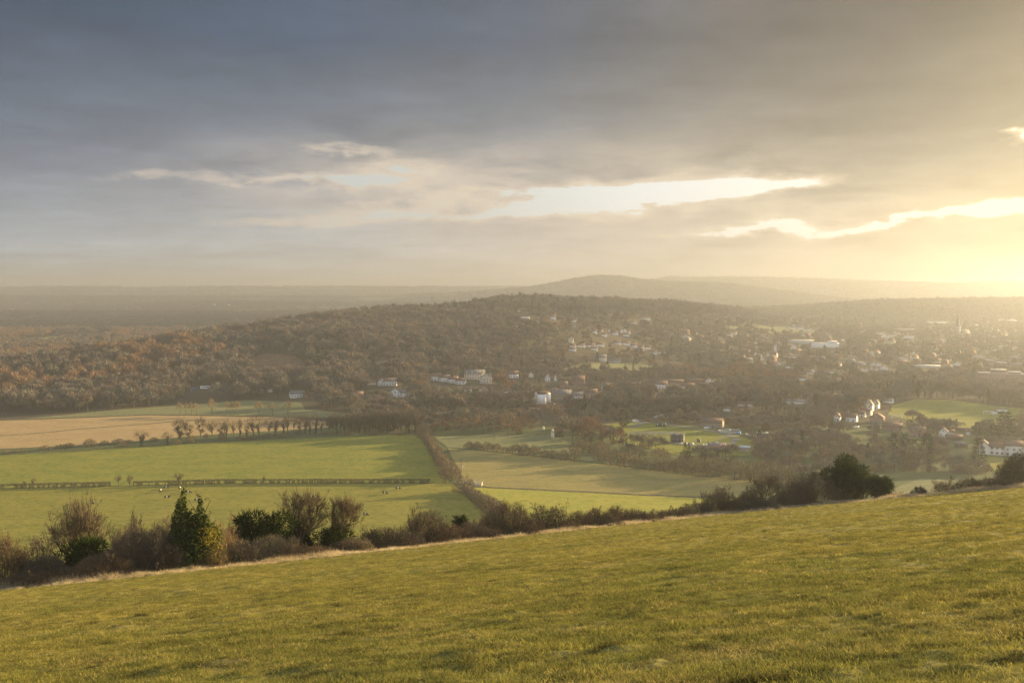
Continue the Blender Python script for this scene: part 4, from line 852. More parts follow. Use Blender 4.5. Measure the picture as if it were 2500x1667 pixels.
B(2308, 1066, 21, 21, 'white', 'tile', 'white gabled house with four dark windows by the pitch', gable=True, win=1); B(2327, 1063, 15, 13, 'white', 'tile', 'white side wing of the four-windowed house', chim=0); B(2337, 1077, 36, 15, 'timber', 'tile', 'dark timber barn right of the white gabled house', chim=0); B(2369, 1062, 10, 10, 'white', 'tile', 'tiny white house left of the round cedar', chim=0); B(2346, 1092, 20, 10, 'timber', 'slate', 'open timber shed above the lawn', chim=0); B(2361, 1094, 12, 8, 'timber', 'slate', 'small pale-roofed shed beside the open one', chim=0)
B(1946, 986, 52, 9, 'white', 'slate', 'long low white row before the narrow cypress', chim=0, depth=7); B(2012, 976, 72, 15, 'brick', 'tile', 'long brown-roofed hall behind the bare trees', chim=0, depth=10); B(1822, 992, 36, 10, 'white', 'tile', 'white-windowed house among trees left of the long row'); B(1776, 1004, 16, 7, 'white', 'tile', 'low white roof among trees by the slim cypress', chim=0); B(2330, 947, 50, 13, 'cream', 'tile', 'hazy pavilion with wide hipped roof', chim=0, roofy=.6); B(2452, 1007, 24, 9, 'white', 'slate', 'white clubhouse at the end of the pitch', chim=0, roofy=.12); B(2432, 1011, 15, 4, 'white', 'slate', 'low white store beside the clubhouse', chim=0, roofy=.1)
# the big white house: three ranges in one building
def manor():
    p = ground(2452, 1112); s = p.y / F; az = -math.atan2(p.x, p.y)
    o = empty('country_house', p, az, 'big white country house with tiled roofs and tall chimney above its lawn', 'house'); TAKEN.append((p.x, p.y, 16)); CLEAR.append((p.x, p.y, 13))
    for (x0, w, d, hw, hr, gb, y0) in [(-11.5, 6.5, 9, 5.2, 2.8, True, 0), (-4.0, 8.6, 7, 4.8, 2.5, False, .6), (5.2, 9.8, 8, 6.4, 2.8, False, 0), (12.6, 5.4, 8, 5.4, 2.6, True, -.4)]:
        a, b = gable_geo(d, w, hw, hr) if gb else gable_geo(w, d, hw, hr); t = math.pi / 2 if gb else 0
        link('wall', a.mesh('wall', [M['white']]), o, (x0, d / 2 + y0, 0), t); rf = link('roof', b.mesh('roof', [M['tile']]), o, (x0, d / 2 + y0, 0), t)
        n = 1 if gb else int(w / 2.8)
        for i in range(n):
            wx = x0 - w / 2 + w * (i + .5) / n
            window(o, wx, y0 - .05, 1.3, 1.7, 1.5, 'front'); window(o, wx, y0 - .05, 4.1, 1.4, 1.2, 'front')
    c = Geo(); c.box((.9, 4, 9.4), (1.3, .9, 3.4)); c.lathe([(.2, 0), (.22, .7), (0, .7)], 8, (.9, 4, 11.1)); link('chimney', c.mesh('chimney', [M['white']]), rf, (-12.6, -3.6, 0), -math.pi / 2 * 0)
manor()
def block(px, py, wp, hp, dep, mat, label, name='building', cat='building', steps=(), win=0, turn=0.0, roofm='flat'):
    """flat-roofed building with parapet, set-backs and window bands"""
    p = ground(px, py); s = p.y / F; w, h = wp * s, hp * s; az = -math.atan2(p.x, p.y) + R(turn)
    o = empty(name, (p.x, p.y + dep / 2, p.z), az, label, cat); TAKEN.append((p.x, p.y, max(w, dep) * .6)); CLEAR.append((p.x, p.y, w * .5))
    a, b = Geo(), Geo(); a.box((0, 0, h / 2 - 1), (w, dep, h + 2)); b.box((0, 0, h + .22), (w + .3, dep + .3, .4))
    for (fx, fw, fh) in steps: a.box((fx * w, 0, h + .45 + fh / 2), (fw * w, dep * .7, fh)); b.box((fx * w, 0, h + .6 + fh), (fw * w + .3, dep * .7 + .3, .25))
    link('wall', a.mesh('wall', [M[mat]]), o); link('roof', b.mesh('roof', [M[roofm]]), o)
    fl = int(h / 2.9)
    for k in range(fl if win else 0):
        for i in range(win): window(o, -w / 2 + w * (i + .5) / win, -dep / 2 - .05, 1.5 + 2.9 * k, min(1.8, w / win * .55), 1.4, 'front')
    return o
def white_block():
    p = ground(1325, 990); s = p.y / F; az = -math.atan2(p.x, p.y)
    o = empty('office_block', (p.x, p.y + 6, p.z), az, 'tall windowless white block with stepped parapet at the wood edge', 'building'); TAKEN.append((p.x, p.y, 10)); CLEAR.append((p.x, p.y, 9))
    a, b, c = Geo(), Geo(), Geo(); W_, H_ = 39 * s, 31 * s
    a.box((-W_ * .42, 1, H_ * .62), (W_ * .16, 9, H_ * .76)); a.box((-.05 * W_, 0, H_ * .40), (W_ * .58, 11, H_ * .98)); a.box((W_ * .37, .6, H_ * .5), (W_ * .26, 10, H_ * .80))
    for q in (-.2, .07, .24): a.box((q * W_, -5.56, H_ * .42), (.25, .12, H_ * .9))
    b.box((-.05 * W_, 0, H_ * .89 + .35), (W_ * .6, 11.3, .5)); b.box((0, 1, H_ * 1.0 + .2), (W_ * .98, 8, .45))
    link('wall', a.mesh('wall', [M['white']]), o); link('roof', b.mesh('roof', [M['timber']]), o)
    for i in range(2): window(o, W_ * (.3 + .12 * i), -4.5, H_ * .2, 1.4, 1.6, 'front')
white_block()
block(2450, 934, 100, 22, 14, 'brick', 'large brown brick flats with flat roofs at the right edge of the town', win=12, steps=((-.05, .35, 3.5), (.3, .3, 1.5)), name='apartment_block')
block(1962, 839, 60, 7, 30, 'grey', 'left long pale warehouse in the hazy town', name='warehouse'); block(2022, 850, 66, 11, 35, 'white', 'right long white warehouse in the hazy town', name='warehouse', steps=((.25, .35, 3),)); block(2213, 813, 44, 9, 18, 'brick', 'long dark town block below the church', win=0); block(2222, 826, 25, 4, 15, 'white', 'low white shop roof below the dark town block')
block(2270, 897, 62, 3.5, 18, 'grey', 'long low shed by the town trees', name='shed'); block(2292, 789, 46, 3, 20, 'white', 'long white roof left of the two domes', name='shed'); block(1822, 1104, 27, 11, 8, 'stone', 'flat pale-roofed pump house at the works edge', name='pump_house', cat='hut')
for i, (px, hp) in enumerate([(2446, 5), (2471, 4)]):
    p = ground(px, 784); s = p.y / F; g = Geo(); g.lathe([(11 * s, 0), (10.4 * s, 1.6 * s), (8 * s, 3.4 * s), (4.5 * s, 4.6 * s), (0.01, 5 * s)], 24)
    tag(link('domed_hall', g.mesh('domed_hall', [M['white']]), loc=p), f"{('left', 'right')[i]} white domed hall at the far right of the town", 'building'); TAKEN.append((p.x, p.y, 14))
def church():
    p = ground(2338, 823); s = p.y / F; o = empty('church', p, 0.3, 'church with tall slender spire standing over the hazy town', 'church'); TAKEN.append((p.x, p.y, 20)); CLEAR.append((p.x, p.y, 8))
    a, b = gable_geo(26, 11, 9, 7); link('wall', a.mesh('nave', [M['stone']]), o, (14, 0, 0)); link('roof', b.mesh('roof', [M['slate']]), o, (14, 0, 0))
    t = Geo(); t.box((0, 0, 11), (8, 8, 24)); link('tower', t.mesh('tower', [M['stone']]), o)
    sp = Geo(); sp.lathe([(5.0, 22.6), (4.3, 23), (2.3, 38), (.1, 58 * s * 1.02 + 2)], 8); [sp.lathe([(.9, 22.6), (.8, 25), (.02, 30)], 6, (x, y, 0)) for x in (-3.4, 3.4) for y in (-3.4, 3.4)]
    link('spire', sp.mesh('spire', [M['slate']]), o)
church()
# hazy town: brown and pale roofs packed between trees
_hp = [(gable_geo(w, d, hw, hr)) for (w, d, hw, hr) in [(9, 7, 5, 2.8), (12, 7.5, 5, 3), (16, 8, 5.2, 3), (8, 8, 3, 2.6), (10, 9, 5.5, 3.6)]]
_hm = [(a.mesh('wall', [M[wm]]), b.mesh('roof', [M[rm]])) for (a, b) in _hp for wm, rm in (('cream', 'tile'), ('brick', 'tile'), ('stone', 'slate'))]
TOWN = [[(1640, 800), (1780, 812), (2000, 815), (2500, 795), (2500, 920), (2300, 915), (2100, 915), (1950, 905), (1800, 885), (1690, 860)], [(1330, 800), (1500, 800), (1660, 830), (1640, 870), (1380, 860)], [(2050, 795), (2500, 780), (2500, 900), (2100, 880)], [(1850, 770), (2100, 775), (2080, 800), (1850, 796)]]
n_town = 0
while n_town < 135:
    poly = TOWN[rng.choice(4, p=[.55, .1, .27, .08])]; px = rng.uniform(1330, 2520); py = rng.uniform(768, 920)
    if not inside(px, py, poly): continue
    p = ground(px, py)
    if any((p.x - q[0]) ** 2 + (p.y - q[1]) ** 2 < (q[2] + 8) ** 2 for q in TAKEN): continue
    if any(inside(p.x, p.y, P_) for k_, P_ in POLYS.items() if k_ in ('far5', 'cem', 'pitch')): continue
    wm, rm = _hm[rng.integers(len(_hm))]
    o = empty('house', p, rng.choice([0, math.pi / 2, .3, -.4, 1.2]) + rng.normal() * .15, 'small dull-walled gabled house, one of many scattered through the hazy town', 'house', 'small houses of the hazy town'); o.scale = (.9, .9, rng.uniform(.75, 1.0))
    link('wall', wm, o); link('roof', rm, o); TAKEN.append((p.x, p.y, 8)); n_town += 1
    if rng.random() < .3: CLEAR.append((p.x, p.y, 4))
for px, py, wp, hp, lab in [(25, 757.5, 16, 4, 'long white farm shed far off on the blue plain'), (523, 745, 7, 5, 'left white farmhouse far off on the plain'), (558, 746, 6, 4, 'right white farmhouse far off on the plain'), (2, 896, 8, 8, 'white house at the left edge in the brown wood'), (658, 957, 12, 4, 'low pale shed at the garden end above the bungalow')]: B(px, py, wp, hp, 'white', 'slate', lab, chim=0)
p = ground(815, 766); g = Geo(); s = p.y / F; g.lathe([(2.6 * s / 2 * 1.3, -1), (2.6 * s / 2 * 1.3, 6 * s), (1.2 * s, 7 * s), (0.01, 7.4 * s)], 16); tag(link('silo', g.mesh('silo', [M['white']]), loc=p), 'white cylindrical silo standing behind the wooded hill shoulder', 'silo')
# ------------------------------------------------------------------ treatment works
def at(px, py): return ground(px, py)
def ring_tank(px, py, rx, label):
    p = at(px, py); r = rx * p.y / F; o = empty('settling_tank', p, 0.4, label, 'tank'); TAKEN.append((p.x, p.y, r + 2))
    a = Geo(); a.lathe([(r, -.3), (r, 1.0), (r - .5, 1.0), (r - .5, .1)], 48); link('wall', a.mesh('wall', [M['concrete']]), o)
    w = Geo(); w.lathe([(r - .5, .35), (.01, .35)], 48); m, t = new_mat('tank_water'); principled(t, (.13, .13, .115), .15, .5); link('water', w.mesh('water', [m]), o)
    b = Geo(); b.box((r / 2, 0, 1.3), (r, .9, .15)); b.box((r / 2, .45, 1.85), (r, .05, .05)); b.box((r / 2, -.45, 1.85), (r, .05, .05)); b.lathe([(.7, 0.3), (.7, 2.2), (0.01, 2.4)], 12)
    link('scraper_bridge', b.mesh('scraper_bridge', [M['steel']]), o)
ring_tank(1781, 1054, 28, 'left round settling tank behind the works lawn'); ring_tank(1851, 1062, 30, 'right round settling tank behind the works lawn')
house_px(1742, 1044, 52, 22, 'stone', 'tile', 'long buff brick works building with blue doors', win=1, chim=0, turn=-12, roofy=.45, name='works_building', cat='building')
for i, px in enumerate((1646, 1662)):
    p = at(px, 1080); s = p.y / F; g = Geo(); r = 8.5 * s; h = 19 * s; o = empty('storage_tank', p, 0, f"{('left', 'right')[i]} dark cylindrical tank with pipe frame at the works", 'tank'); TAKEN.append((p.x, p.y, 5))
    g.lathe([(r, -.3), (r, h), (r * .5, h + .4), (.01, h + .5)], 28); link('shell', g.mesh('shell', [M['dark']]), o)
    q = Geo(); th = np.arange(8) * math.pi / 4; P = np.column_stack([np.cos(th) * (r + .25), np.sin(th) * (r + .25), np.zeros(8)]); q.tubes(P, P + [0, 0, h + 1.0], np.full(8, .09), np.full(8, .09), 5)
    for z in (h * .5, h + .9): q.tubes(P + [0, 0, z], np.roll(P, -1, 0) + [0, 0, z], np.full(8, .07), np.full(8, .07), 4)
    link('pipe_frame', q.mesh('pipe_frame', [M['steel']]), o)
def kiosk(px, py, wp, hp, mat, label, name='kiosk', cat='cabinet', dep=2.6):
    p = at(px, py); s = p.y / F; w, h = wp * s, hp * s; o = empty(name, p, -math.atan2(p.x, p.y) - .15, label, cat); TAKEN.append((p.x, p.y, w * .6))
    a = Geo(); a.box((0, 0, h / 2), (w, dep, h)); link('body', a.mesh('body', [M[mat]]), o)
    b = Geo(); b.box((0, 0, h + .08), (w + .25, dep + .25, .15)); link('lid', b.mesh('lid', [M['flat' if mat == 'paint' else mat]]), o)
    d = Geo(); d.box((-w * .2, -dep / 2 - .03, h * .45), (w * .3, .05, h * .8)); link('door', d.mesh('door', [M['steel']]), o)
kiosk(1608, 1041, 12, 10, 'greenbox', 'left dark green container on the works lawn', 'container', 'container'); kiosk(1620, 1041.5, 11, 10, 'greenbox', 'right dark green container on the works lawn', 'container', 'container')
kiosk(1706, 1079, 8, 7, 'greenbox', 'small green kiosk in the middle of the works'); kiosk(1803, 1060, 10, 4, 'blue', 'blue machine box between the settling tanks')
for i, px in enumerate((1663, 1674, 1690, 1716, 1724)): kiosk(px, 1085 + (4 if i > 2 else 0), 7, 4, 'paint', f"{ORD[i]} white chemical tank from the left in the works yard", 'chemical_tank', 'tank', 1.6)
def filter_bed():
    p = at(1752, 1101); s = p.y / F; o = empty('filter_bed', p, -.12, 'brick filter bed block with pipes on top at the works', 'tank'); TAKEN.append((p.x, p.y, 8))
    a = Geo(); a.box((0, 4, 6.5 * s), (46 * s, 10, 15 * s)); link('wall', a.mesh('wall', [M['brick']]), o)
    b = Geo(); g = np.random.default_rng(5)
    for k in range(9): b.box((g.uniform(-20, 20) * s, g.uniform(0, 8), 14 * s + .6), (g.uniform(.6, 3), .3, g.uniform(.6, 1.4)))
    b.box((0, 1, 14 * s + .3), (45 * s, .3, .3)); b.box((0, 7, 14 * s + .3), (45 * s, .3, .3)); link('pipework', b.mesh('pipework', [M['steel']]), o)
filter_bed()
def pipe_rows():
    p = at(1600, 1063); o = empty('pipe_rack', p, -.1, 'parallel rows of low pipes crossing the works lawn', 'pipes'); TAKEN.append((p.x, p.y, 12))
    for k in range(4):
        g = Geo(); a = np.array([[-17, k * 4.0, .9]]); b = np.array([[17, k * 4.0 + 1, .9]]); g.tubes(a, b, np.array([.16]), np.array([.16]), 6); q = np.linspace(a[0], b[0], 9); g.tubes(q * [1, 1, 0], q, np.full(9, .08), np.full(9, .08), 4); link('pipe', g.mesh('pipe', [M['steel']]), o)
pipe_rows()
def heap(px, py, wp, hp, mat, label, name):
    p = at(px, py); s = p.y / F; g = np.random.default_rng(int(px)); geo = Geo(); n = 26; th = np.arange(n) / n * 6.283; v = []
    for k, (q, z) in enumerate([(1, -.1), (.8, .35), (.5, .75), (.2, 1.0)]): rr = wp * s / 2 * q * (1 + .25 * g.normal(size=n)); v.append(np.column_stack([np.cos(th) * rr, np.sin(th) * rr * .7, np.full(n, z * hp * s) + .15 * g.normal(size=n)]))
    v = np.concatenate(v + [np.array([[0, 0, hp * s]])]); i = np.arange(n); j = (i + 1) % n
    for k in range(3): geo.put(v, np.stack([i + k * n, j + k * n, j + (k + 1) * n, i + (k + 1) * n], -1))
    geo.put(v, np.stack([i + 3 * n, j + 3 * n, np.full(n, 4 * n)], -1)); tag(link(name, geo.mesh(name, [M[mat]]), loc=p), label, 'heap'); TAKEN.append((p.x, p.y, wp * s * .6))
heap(1614, 1019, 34, 8, 'concrete', 'grey rubble heap in the works yard', 'rubble_heap'); heap(1582, 1027, 20, 5, 'rustmetal', 'rusty scrap heap beside the grey rubble', 'scrap_heap')
lane('works_road', [(1540, 1044), (1580, 1030), (1610, 1034), (1660, 1042), (1720, 1050), (1755, 1056), (1800, 1070), (1790, 1082), (1730, 1100)], 4.5, asphalt, .3); lane('works_path', [(1620, 1080), (1680, 1086), (1745, 1092)], 4.0, asphalt, .32); lane('works_path', [(1752, 1074), (1778, 1066), (1790, 1060)], 1.8, asphalt, .34)
# vehicles far off
def vehicle(px, py, L, H, Wd, mat, label, cat, rz, box=False):
    p = at(px, py); o = empty(cat.replace(' ', '_'), p, rz, label, cat); TAKEN.append((p.x, p.y, 5)); CLEAR.append((p.x, p.y, 4))
    me = bpy.data.meshes.new('body'); bm = bmesh.new()
    prof = [(-L / 2, .35), (-L / 2, H), (L * .22, H), (L * .36, H * .62), (L / 2, H * .52), (L / 2, .35)] if not box else [(-L / 2, .5), (-L / 2, H), (L * .48, H), (L / 2, H * .9), (L / 2, .5)]
    f = bm.faces.new([bm.verts.new((x, -Wd / 2, z)) for x, z in prof]); e = bmesh.ops.extrude_face_region(bm, geom=[f]); bmesh.ops.translate(bm, verts=[v for v in e['geom'] if isinstance(v, bmesh.types.BMVert)], vec=(0, Wd, 0)); bmesh.ops.recalc_face_normals(bm, faces=bm.faces); bmesh.ops.bevel(bm, geom=bm.edges[:], offset=.08, segments=2, affect='EDGES'); bm.to_mesh(me); bm.free(); me.materials.append(M[mat]); link('body', me, o)
    w = Geo(); w.box((L * .06 if not box else L * .05, 0, H * .76), (L * .5 if not box else L * .8, Wd + .03, H * .22)); link('window', w.mesh('window', [M['glass']]), o)
    for x in (-L * .3, L * .32):
        for y in (-Wd / 2 + .1, Wd / 2 - .1):
            g = Geo(); g.lathe([(.01, -.12), (.36, -.12), (.36, .12), (.01, .12)], 14); q = link('wheel', g.mesh('wheel', [M['tyre']]), o, (x, y, .36)); q.rotation_euler = (math.pi / 2, 0, 0)
vehicle(501, 950, 9.0, 3.2, 2.4, 'paint', 'white bus passing along the road through the brown wood', 'bus', .15, True); vehicle(471, 952, 5.4, 2.3, 2.0, 'blue', 'pale blue van ahead of the white bus in the wood', 'van', math.pi + .15)
vehicle(1552, 1031, 4.8, 2.1, 1.9, 'paint', 'white van parked by the broad cypress column', 'van', .2); vehicle(1727, 1047, 4.4, 1.6, 1.8, 'paint', 'white car parked before the buff works building', 'car', .4); vehicle(2092, 1046, 4.6, 1.7, 1.8, 'paint', 'white car parked below the half-timbered cottage', 'car', .5)
# goals, pen, poles, pale piers
def frame_goal(px, py, wp, hp, label):
    p = at(px, py); s = p.y / F; w, h = wp * s, hp * s; o = empty('goal', p, -math.atan2(p.x, p.y), label, 'goal'); CLEAR.append((p.x, p.y, w * .5)); TAKEN.append((p.x, p.y, w * .6))
    for x in (-w / 2, w / 2): g = Geo(); g.tubes(np.array([[x, 0, -.2]]), np.array([[x, 0, h]]), np.array([.16]), np.array([.16]), 8); link('post', g.mesh('post', [M['paint']]), o)
    g = Geo(); g.tubes(np.array([[-w / 2, 0, h]]), np.array([[w / 2, 0, h]]), np.array([.16]), np.array([.16]), 8); link('crossbar', g.mesh('crossbar', [M['paint']]), o)
    g = Geo(); k = 14; xs = np.linspace(-w / 2, w / 2, k); a = np.column_stack([xs, np.full(k, 0.0), np.full(k, h)]); b = np.column_stack([xs, np.full(k, 1.8), np.zeros(k)]); g.tubes(a, b, np.full(k, .03), np.full(k, .03), 3)
    for t in (.25, .5, .75): g.tubes(a[:1] * (1 - t) + b[:1] * t, a[-1:] * (1 - t) + b[-1:] * t, np.array([.03]), np.array([.03]), 3)
    link('net', g.mesh('net', [M['paint']]), o)
frame_goal(2413, 1013, 22, 10, 'large white goal at the right end of the sports pitch'); frame_goal(2190, 1021, 22, 8, 'white goal at the left end of the sports pitch')
def pen():
    cs = [(1120, 1181), (1142, 1178.5), (1160, 1179), (1178, 1182), (1176, 1188), (1150, 1186.5)]
    P = [np.array(at(*c)) for c in cs]; o = empty('livestock_pen', P[0], 0, 'white railed livestock pen beside the pole at the hedge gap', 'fence')
    for a, b in zip(P, P[1:]):
        n = max(2, int(np.linalg.norm(b - a) / 2.0)); t = np.linspace(0, 1, n + 1)[:, None]; q = a + (b - a) * t - P[0]
        for i in range(n): g = Geo(); g.tubes(q[i:i + 1] - [0, 0, .2], q[i:i + 1] + [0, 0, 1.5], np.array([.10]), np.array([.10]), 5); link('post', g.mesh('post', [M['fence']]), o)
        g = Geo()
        for z in (.35, .7, 1.05, 1.4): g.tubes(q[:-1] + [0, 0, z], q[1:] + [0, 0, z], np.full(n, .085), np.full(n, .085), 4)
        link('rail', g.mesh('rail', [M['fence']]), o)
pen()
def pole(px, py, hp, label, kit=True):
    p = at(px, py); h = hp * p.y / F; o = empty('utility_pole', p, .3, label, 'pole')
    g = Geo(); g.tubes(np.array([[0, 0, -.3]]), np.array([[0, 0, h]]), np.array([.20]), np.array([.14]), 8); link('mast', g.mesh('mast', [M['timber']]), o)
    for z in ((h - .4, h - 2.6) if kit else (h - .4,)): g = Geo(); g.box((0, 0, z), (2.6, .14, .16)); [g.lathe([(.07, 0), (.10, .16), (.02, .34)], 8, (x, 0, z + .08)) for x in (-1.2, 0.0, 1.2)]; link('crossarm', g.mesh('crossarm', [M['timber']]), o)
    if kit: g = Geo(); g.lathe([(.35, 0), (.38, .1), (.38, 1.1), (.1, 1.2), (.01, 1.25)], 14, (.45, 0, h - 4.4)); link('transformer', g.mesh('transformer', [M['steel']]), o); g = Geo(); g.box((0, 0, h * .42), (.9, .5, .12)); link('bracket', g.mesh('bracket', [M['steel']]), o)
pole(1126, 1180, 60, 'wooden power pole with transformer beside the white pen'); pole(1525, 1143, 40, 'slim wooden pole on the edge of the olive pasture', False); pole(1208, 1072, 24, 'wooden pole at the foot of the tall brown belt', False); pole(747, 1062, 36, 'wooden pole on the railway bank among ivy trees', False)
for px, py, wp, hp, lab in [(1326, 1050, 5, 9, 'short sunlit pale stone pier in the dark wood gap'), (1349, 1072, 7, 24, 'tall sunlit pale stone pier in the dark wood gap')]:
    p = at(px, py); s = p.y / F; g = Geo(); w = wp * s; h = hp * s
    g.box((0, 0, h * .33), (w, w * .8, h * .7)); g.box((.05 * w, 0, h * .8), (w * .8, w * .66, h * .26)); g.box((-.1 * w, 0, h * .97), (w * .5, w * .5, h * .1)); tag(link('stone_pier', g.mesh('stone_pier', [M['palestone']]), loc=p, rz=-.35), lab, 'pier'); TAKEN.append((p.x, p.y, 5)); CLEAR.append((p.x, p.y, 3.5))
p = at(1345, 1006); g = Geo(); g.box((0, 0, 5.2), (34, 6, 1.6)); g.box((0, -3, 6.4), (34, .4, 1.0)); o = empty('railway_bridge', p, -.1, 'dark railway bridge deck crossing behind the bare trees', 'bridge'); link('deck', g.mesh('deck', [M['brick']]), o)
for x in (-11, 0, 11): g = Geo(); g.box((x, 0, 2), (2.2, 5, 5)); link('pier', g.mesh('pier', [M['brick']]), o)
CLEAR.append((p.x, p.y, 6))
def wall_px(px, h, label):
    pts = [np.array(at(*c)) for c in px]; g = Geo()
    for a, b in zip(pts, pts[1:]): c = (a + b) / 2; g.box((c[0], c[1], c[2] + h / 2 - .3), (np.linalg.norm(b - a), .35, h + .6), math.atan2(b[1] - a[1], b[0] - a[0]))
    tag(link('garden_wall', g.mesh('garden_wall', [M['brick']]), None), label, 'wall')
wall_px([(2228, 1039), (2260, 1043), (2310, 1047), (2370, 1052)], 2.2, 'long dark brick wall along the near side of the pitch')
# ------------------------------------------------------------------ belted cattle
def cow_mesh(graze):
    bm = bmesh.new(); sk = bm.verts.layers.skin.verify()
    J = []
    def v(x, y, z, r): q = bm.verts.new((x, y, z)); q[sk].radius = r if isinstance(r, tuple) else (r, r); J.append(q); return q
    def chain(a, pts):
        for p in pts: b = v(*p); bm.edges.new((a, b)); a = b
        return a
    root = v(-.75, 0, 1.02, (.30, .34)); root[sk].use_root = True
    mid = chain(root, [(-.25, 0, .98, (.36, .40)), (.25, 0, .97, (.36, .40))]); sh = chain(mid, [(.65, 0, 1.02, (.28, .35))])
    if graze: chain(sh, [(.98, 0, .92, (.17, .2)), (1.25, 0, .60, (.14, .16)), (1.40, 0, .34, (.13, .14)), (1.50, 0, .14, (.09, .09))])
    else: chain(sh, [(1.0, 0, 1.22, (.17, .2)), (1.25, 0, 1.38, (.14, .15)), (1.5, 0, 1.30, (.12, .13)), (1.72, 0, 1.18, (.09, .09))])
    rump = chain(root, [(-.98, 0, 1.08, (.22, .26))]); chain(rump, [(-1.12, 0, .95, .05), (-1.16, 0, .45, .035)])
    for s in (-1, 1):
        chain(sh, [(.62, s * .22, .72, (.13, .15)), (.60, s * .23, .40, .075), (.62, s * .23, .06, .06)])
        chain(rump, [(-.86, s * .22, .74, (.17, .2)), (-.98, s * .23, .42, .08), (-.92, s * .23, .06, .065)])
    me = bpy.data.meshes.new('cow_skin'); bm.to_mesh(me); bm.free()
    o = bpy.data.objects.new('tmp', me); COL.objects.link(o); o.modifiers.new('s', 'SKIN'); m = o.modifiers.new('u', 'SUBSURF'); m.levels = 1
    dg = bpy.context.evaluated_depsgraph_get(); out = bpy.data.meshes.new_from_object(o.evaluated_get(dg)); bpy.data.objects.remove(o)
    out.polygons.foreach_set('use_smooth', np.ones(len(out.polygons), bool)); out.name = 'cow'; out.materials.clear(); out.materials.append(M['cow']); return out
m, t = new_mat('belted_hide'); tc = t.new('ShaderNodeTexCoord'); sp = t.new('ShaderNodeSeparateXYZ'); t.l.new(tc.outputs['Object'], sp.inputs[0]); nx = t.add(sp.outputs[0], t.mul(t.sub(t.noise(tc.outputs['Object'], 4.0), .5), .16))
belt = t.mul(t.math('GREATER_THAN', nx, -.34), t.math('LESS_THAN', nx, .26)); belt = t.mul(belt, t.math('GREATER_THAN', sp.outputs[2], .2)); principled(t, t.mix(belt, (.022, .019, .018), (.78, .75, .70)), .85, .1); M['cow'] = m
COWS = [cow_mesh(True), cow_mesh(False)]; EAR = Geo(); EAR.leaves(np.zeros((1, 3)), np.array([.13]))
for px, py, hd, k, lab in [(228, 1231, -70, 0, 'lone belted cow facing away at the left of the meadow'), (406, 1194, 160, 0, 'belted cow grazing closest under the clipped hedge'), (392, 1201, -100, 0, 'belted cow seen from behind left of the herd'), (439, 1195, -95, 1, 'dark cow standing end-on by the clipped hedge'), (460, 1205, 5, 0, 'broadside belted cow grazing right of the herd'), (408, 1218, 8, 1, 'belted cow with raised head below the herd'), (481, 1224, 170, 0, 'belted cow half behind the holly top'), (972, 1196, 12, 0, 'belted cow grazing farthest right in the meadow'), (940, 1207, -20, 0, 'belted cow grazing left of the farthest right one'), (893, 1260, -25, 0, 'belted cow nearest the slope, grazing head down'), (846, 1255, 185, 1, 'belted cow behind the bare tree branches'), (760, 1217, 5, 0, 'dark cow seen through the crown of the tall bare tree')]:
    p = ground(px, py); o = link('cow', COWS[k], loc=p + Vector((0, 0, .13)), rz=R(hd), label=lab, cat='cow', group='belted cattle in the near meadow', scale=1.12)
# ------------------------------------------------------------------ woods
def merged(pair_meshes, name):
    """trunk and crown of one distant tree in a single mesh, as a source for the woods"""
    bm = bmesh.new(); mats = []
    for k, me in enumerate(pair_meshes):
        n0 = len(bm.faces); bm.from_mesh(me); bm.faces.ensure_lookup_table()
        for f in bm.faces[n0:]: f.material_index = k
        mats.append(me.materials[0])
    out = bpy.data.meshes.new(name); bm.to_mesh(out); bm.free()
    for m in mats: out.materials.append(m)
    return bpy.data.objects.new(name, out)
def scatter(name, pts, rot, scl, idx, sources, label, cat=None):
    """one object of uncountable plants: copies of the sources placed on its own points"""
    me = bpy.data.meshes.new(name); me.vertices.add(len(pts)); me.vertices.foreach_set('co', np.asarray(pts, np.float32).ravel())
    for nm, typ, dat in (('rot', 'FLOAT', rot), ('scl', 'FLOAT_VECTOR', scl), ('idx', 'INT', idx)):
        a = me.attributes.new(nm, typ, 'POINT'); a.data.foreach_set('vector' if typ == 'FLOAT_VECTOR' else 'value', np.asarray(dat, np.int32 if typ == 'INT' else np.float32).ravel())
    o = link(name, me, kind='stuff'); tag(o, label)
    ng = bpy.data.node_groups.new(name, 'GeometryNodeTree'); ng.interface.new_socket('Geometry', in_out='INPUT', socket_type='NodeSocketGeometry'); ng.interface.new_socket('Geometry', in_out='OUTPUT', socket_type='NodeSocketGeometry')
    N = ng.nodes; L = ng.links; gi = N.new('NodeGroupInput'); go = N.new('NodeGroupOutput'); ip = N.new('GeometryNodeInstanceOnPoints'); g2 = N.new('GeometryNodeGeometryToInstance')
    for s_ in sources:
        oi = N.new('GeometryNodeObjectInfo'); oi.inputs[0].default_value = s_; L.new(oi.outputs['Geometry'], g2.inputs[0])
    def attr(nm, typ):
        a = N.new('GeometryNodeInputNamedAttribute'); a.data_type = typ; a.inputs[0].default_value = nm; return [q for q in a.outputs if q.enabled and q.name == 'Attribute'][0]
    cx = N.new('ShaderNodeCombineXYZ'); L.new(attr('rot', 'FLOAT'), cx.inputs[2])
    L.new(gi.outputs[0], ip.inputs['Points']); L.new(g2.outputs[0], ip.inputs['Instance']); ip.inputs['Pick Instance'].default_value = True
    L.new(attr('idx', 'INT'), ip.inputs['Instance Index']); L.new(cx.outputs[0], ip.inputs['Rotation']); L.new(attr('scl', 'FLOAT_VECTOR'), ip.inputs['Scale']); L.new(ip.outputs[0], go.inputs[0])
    md = o.modifiers.new('plants', 'NODES'); md.node_group = ng
    return o
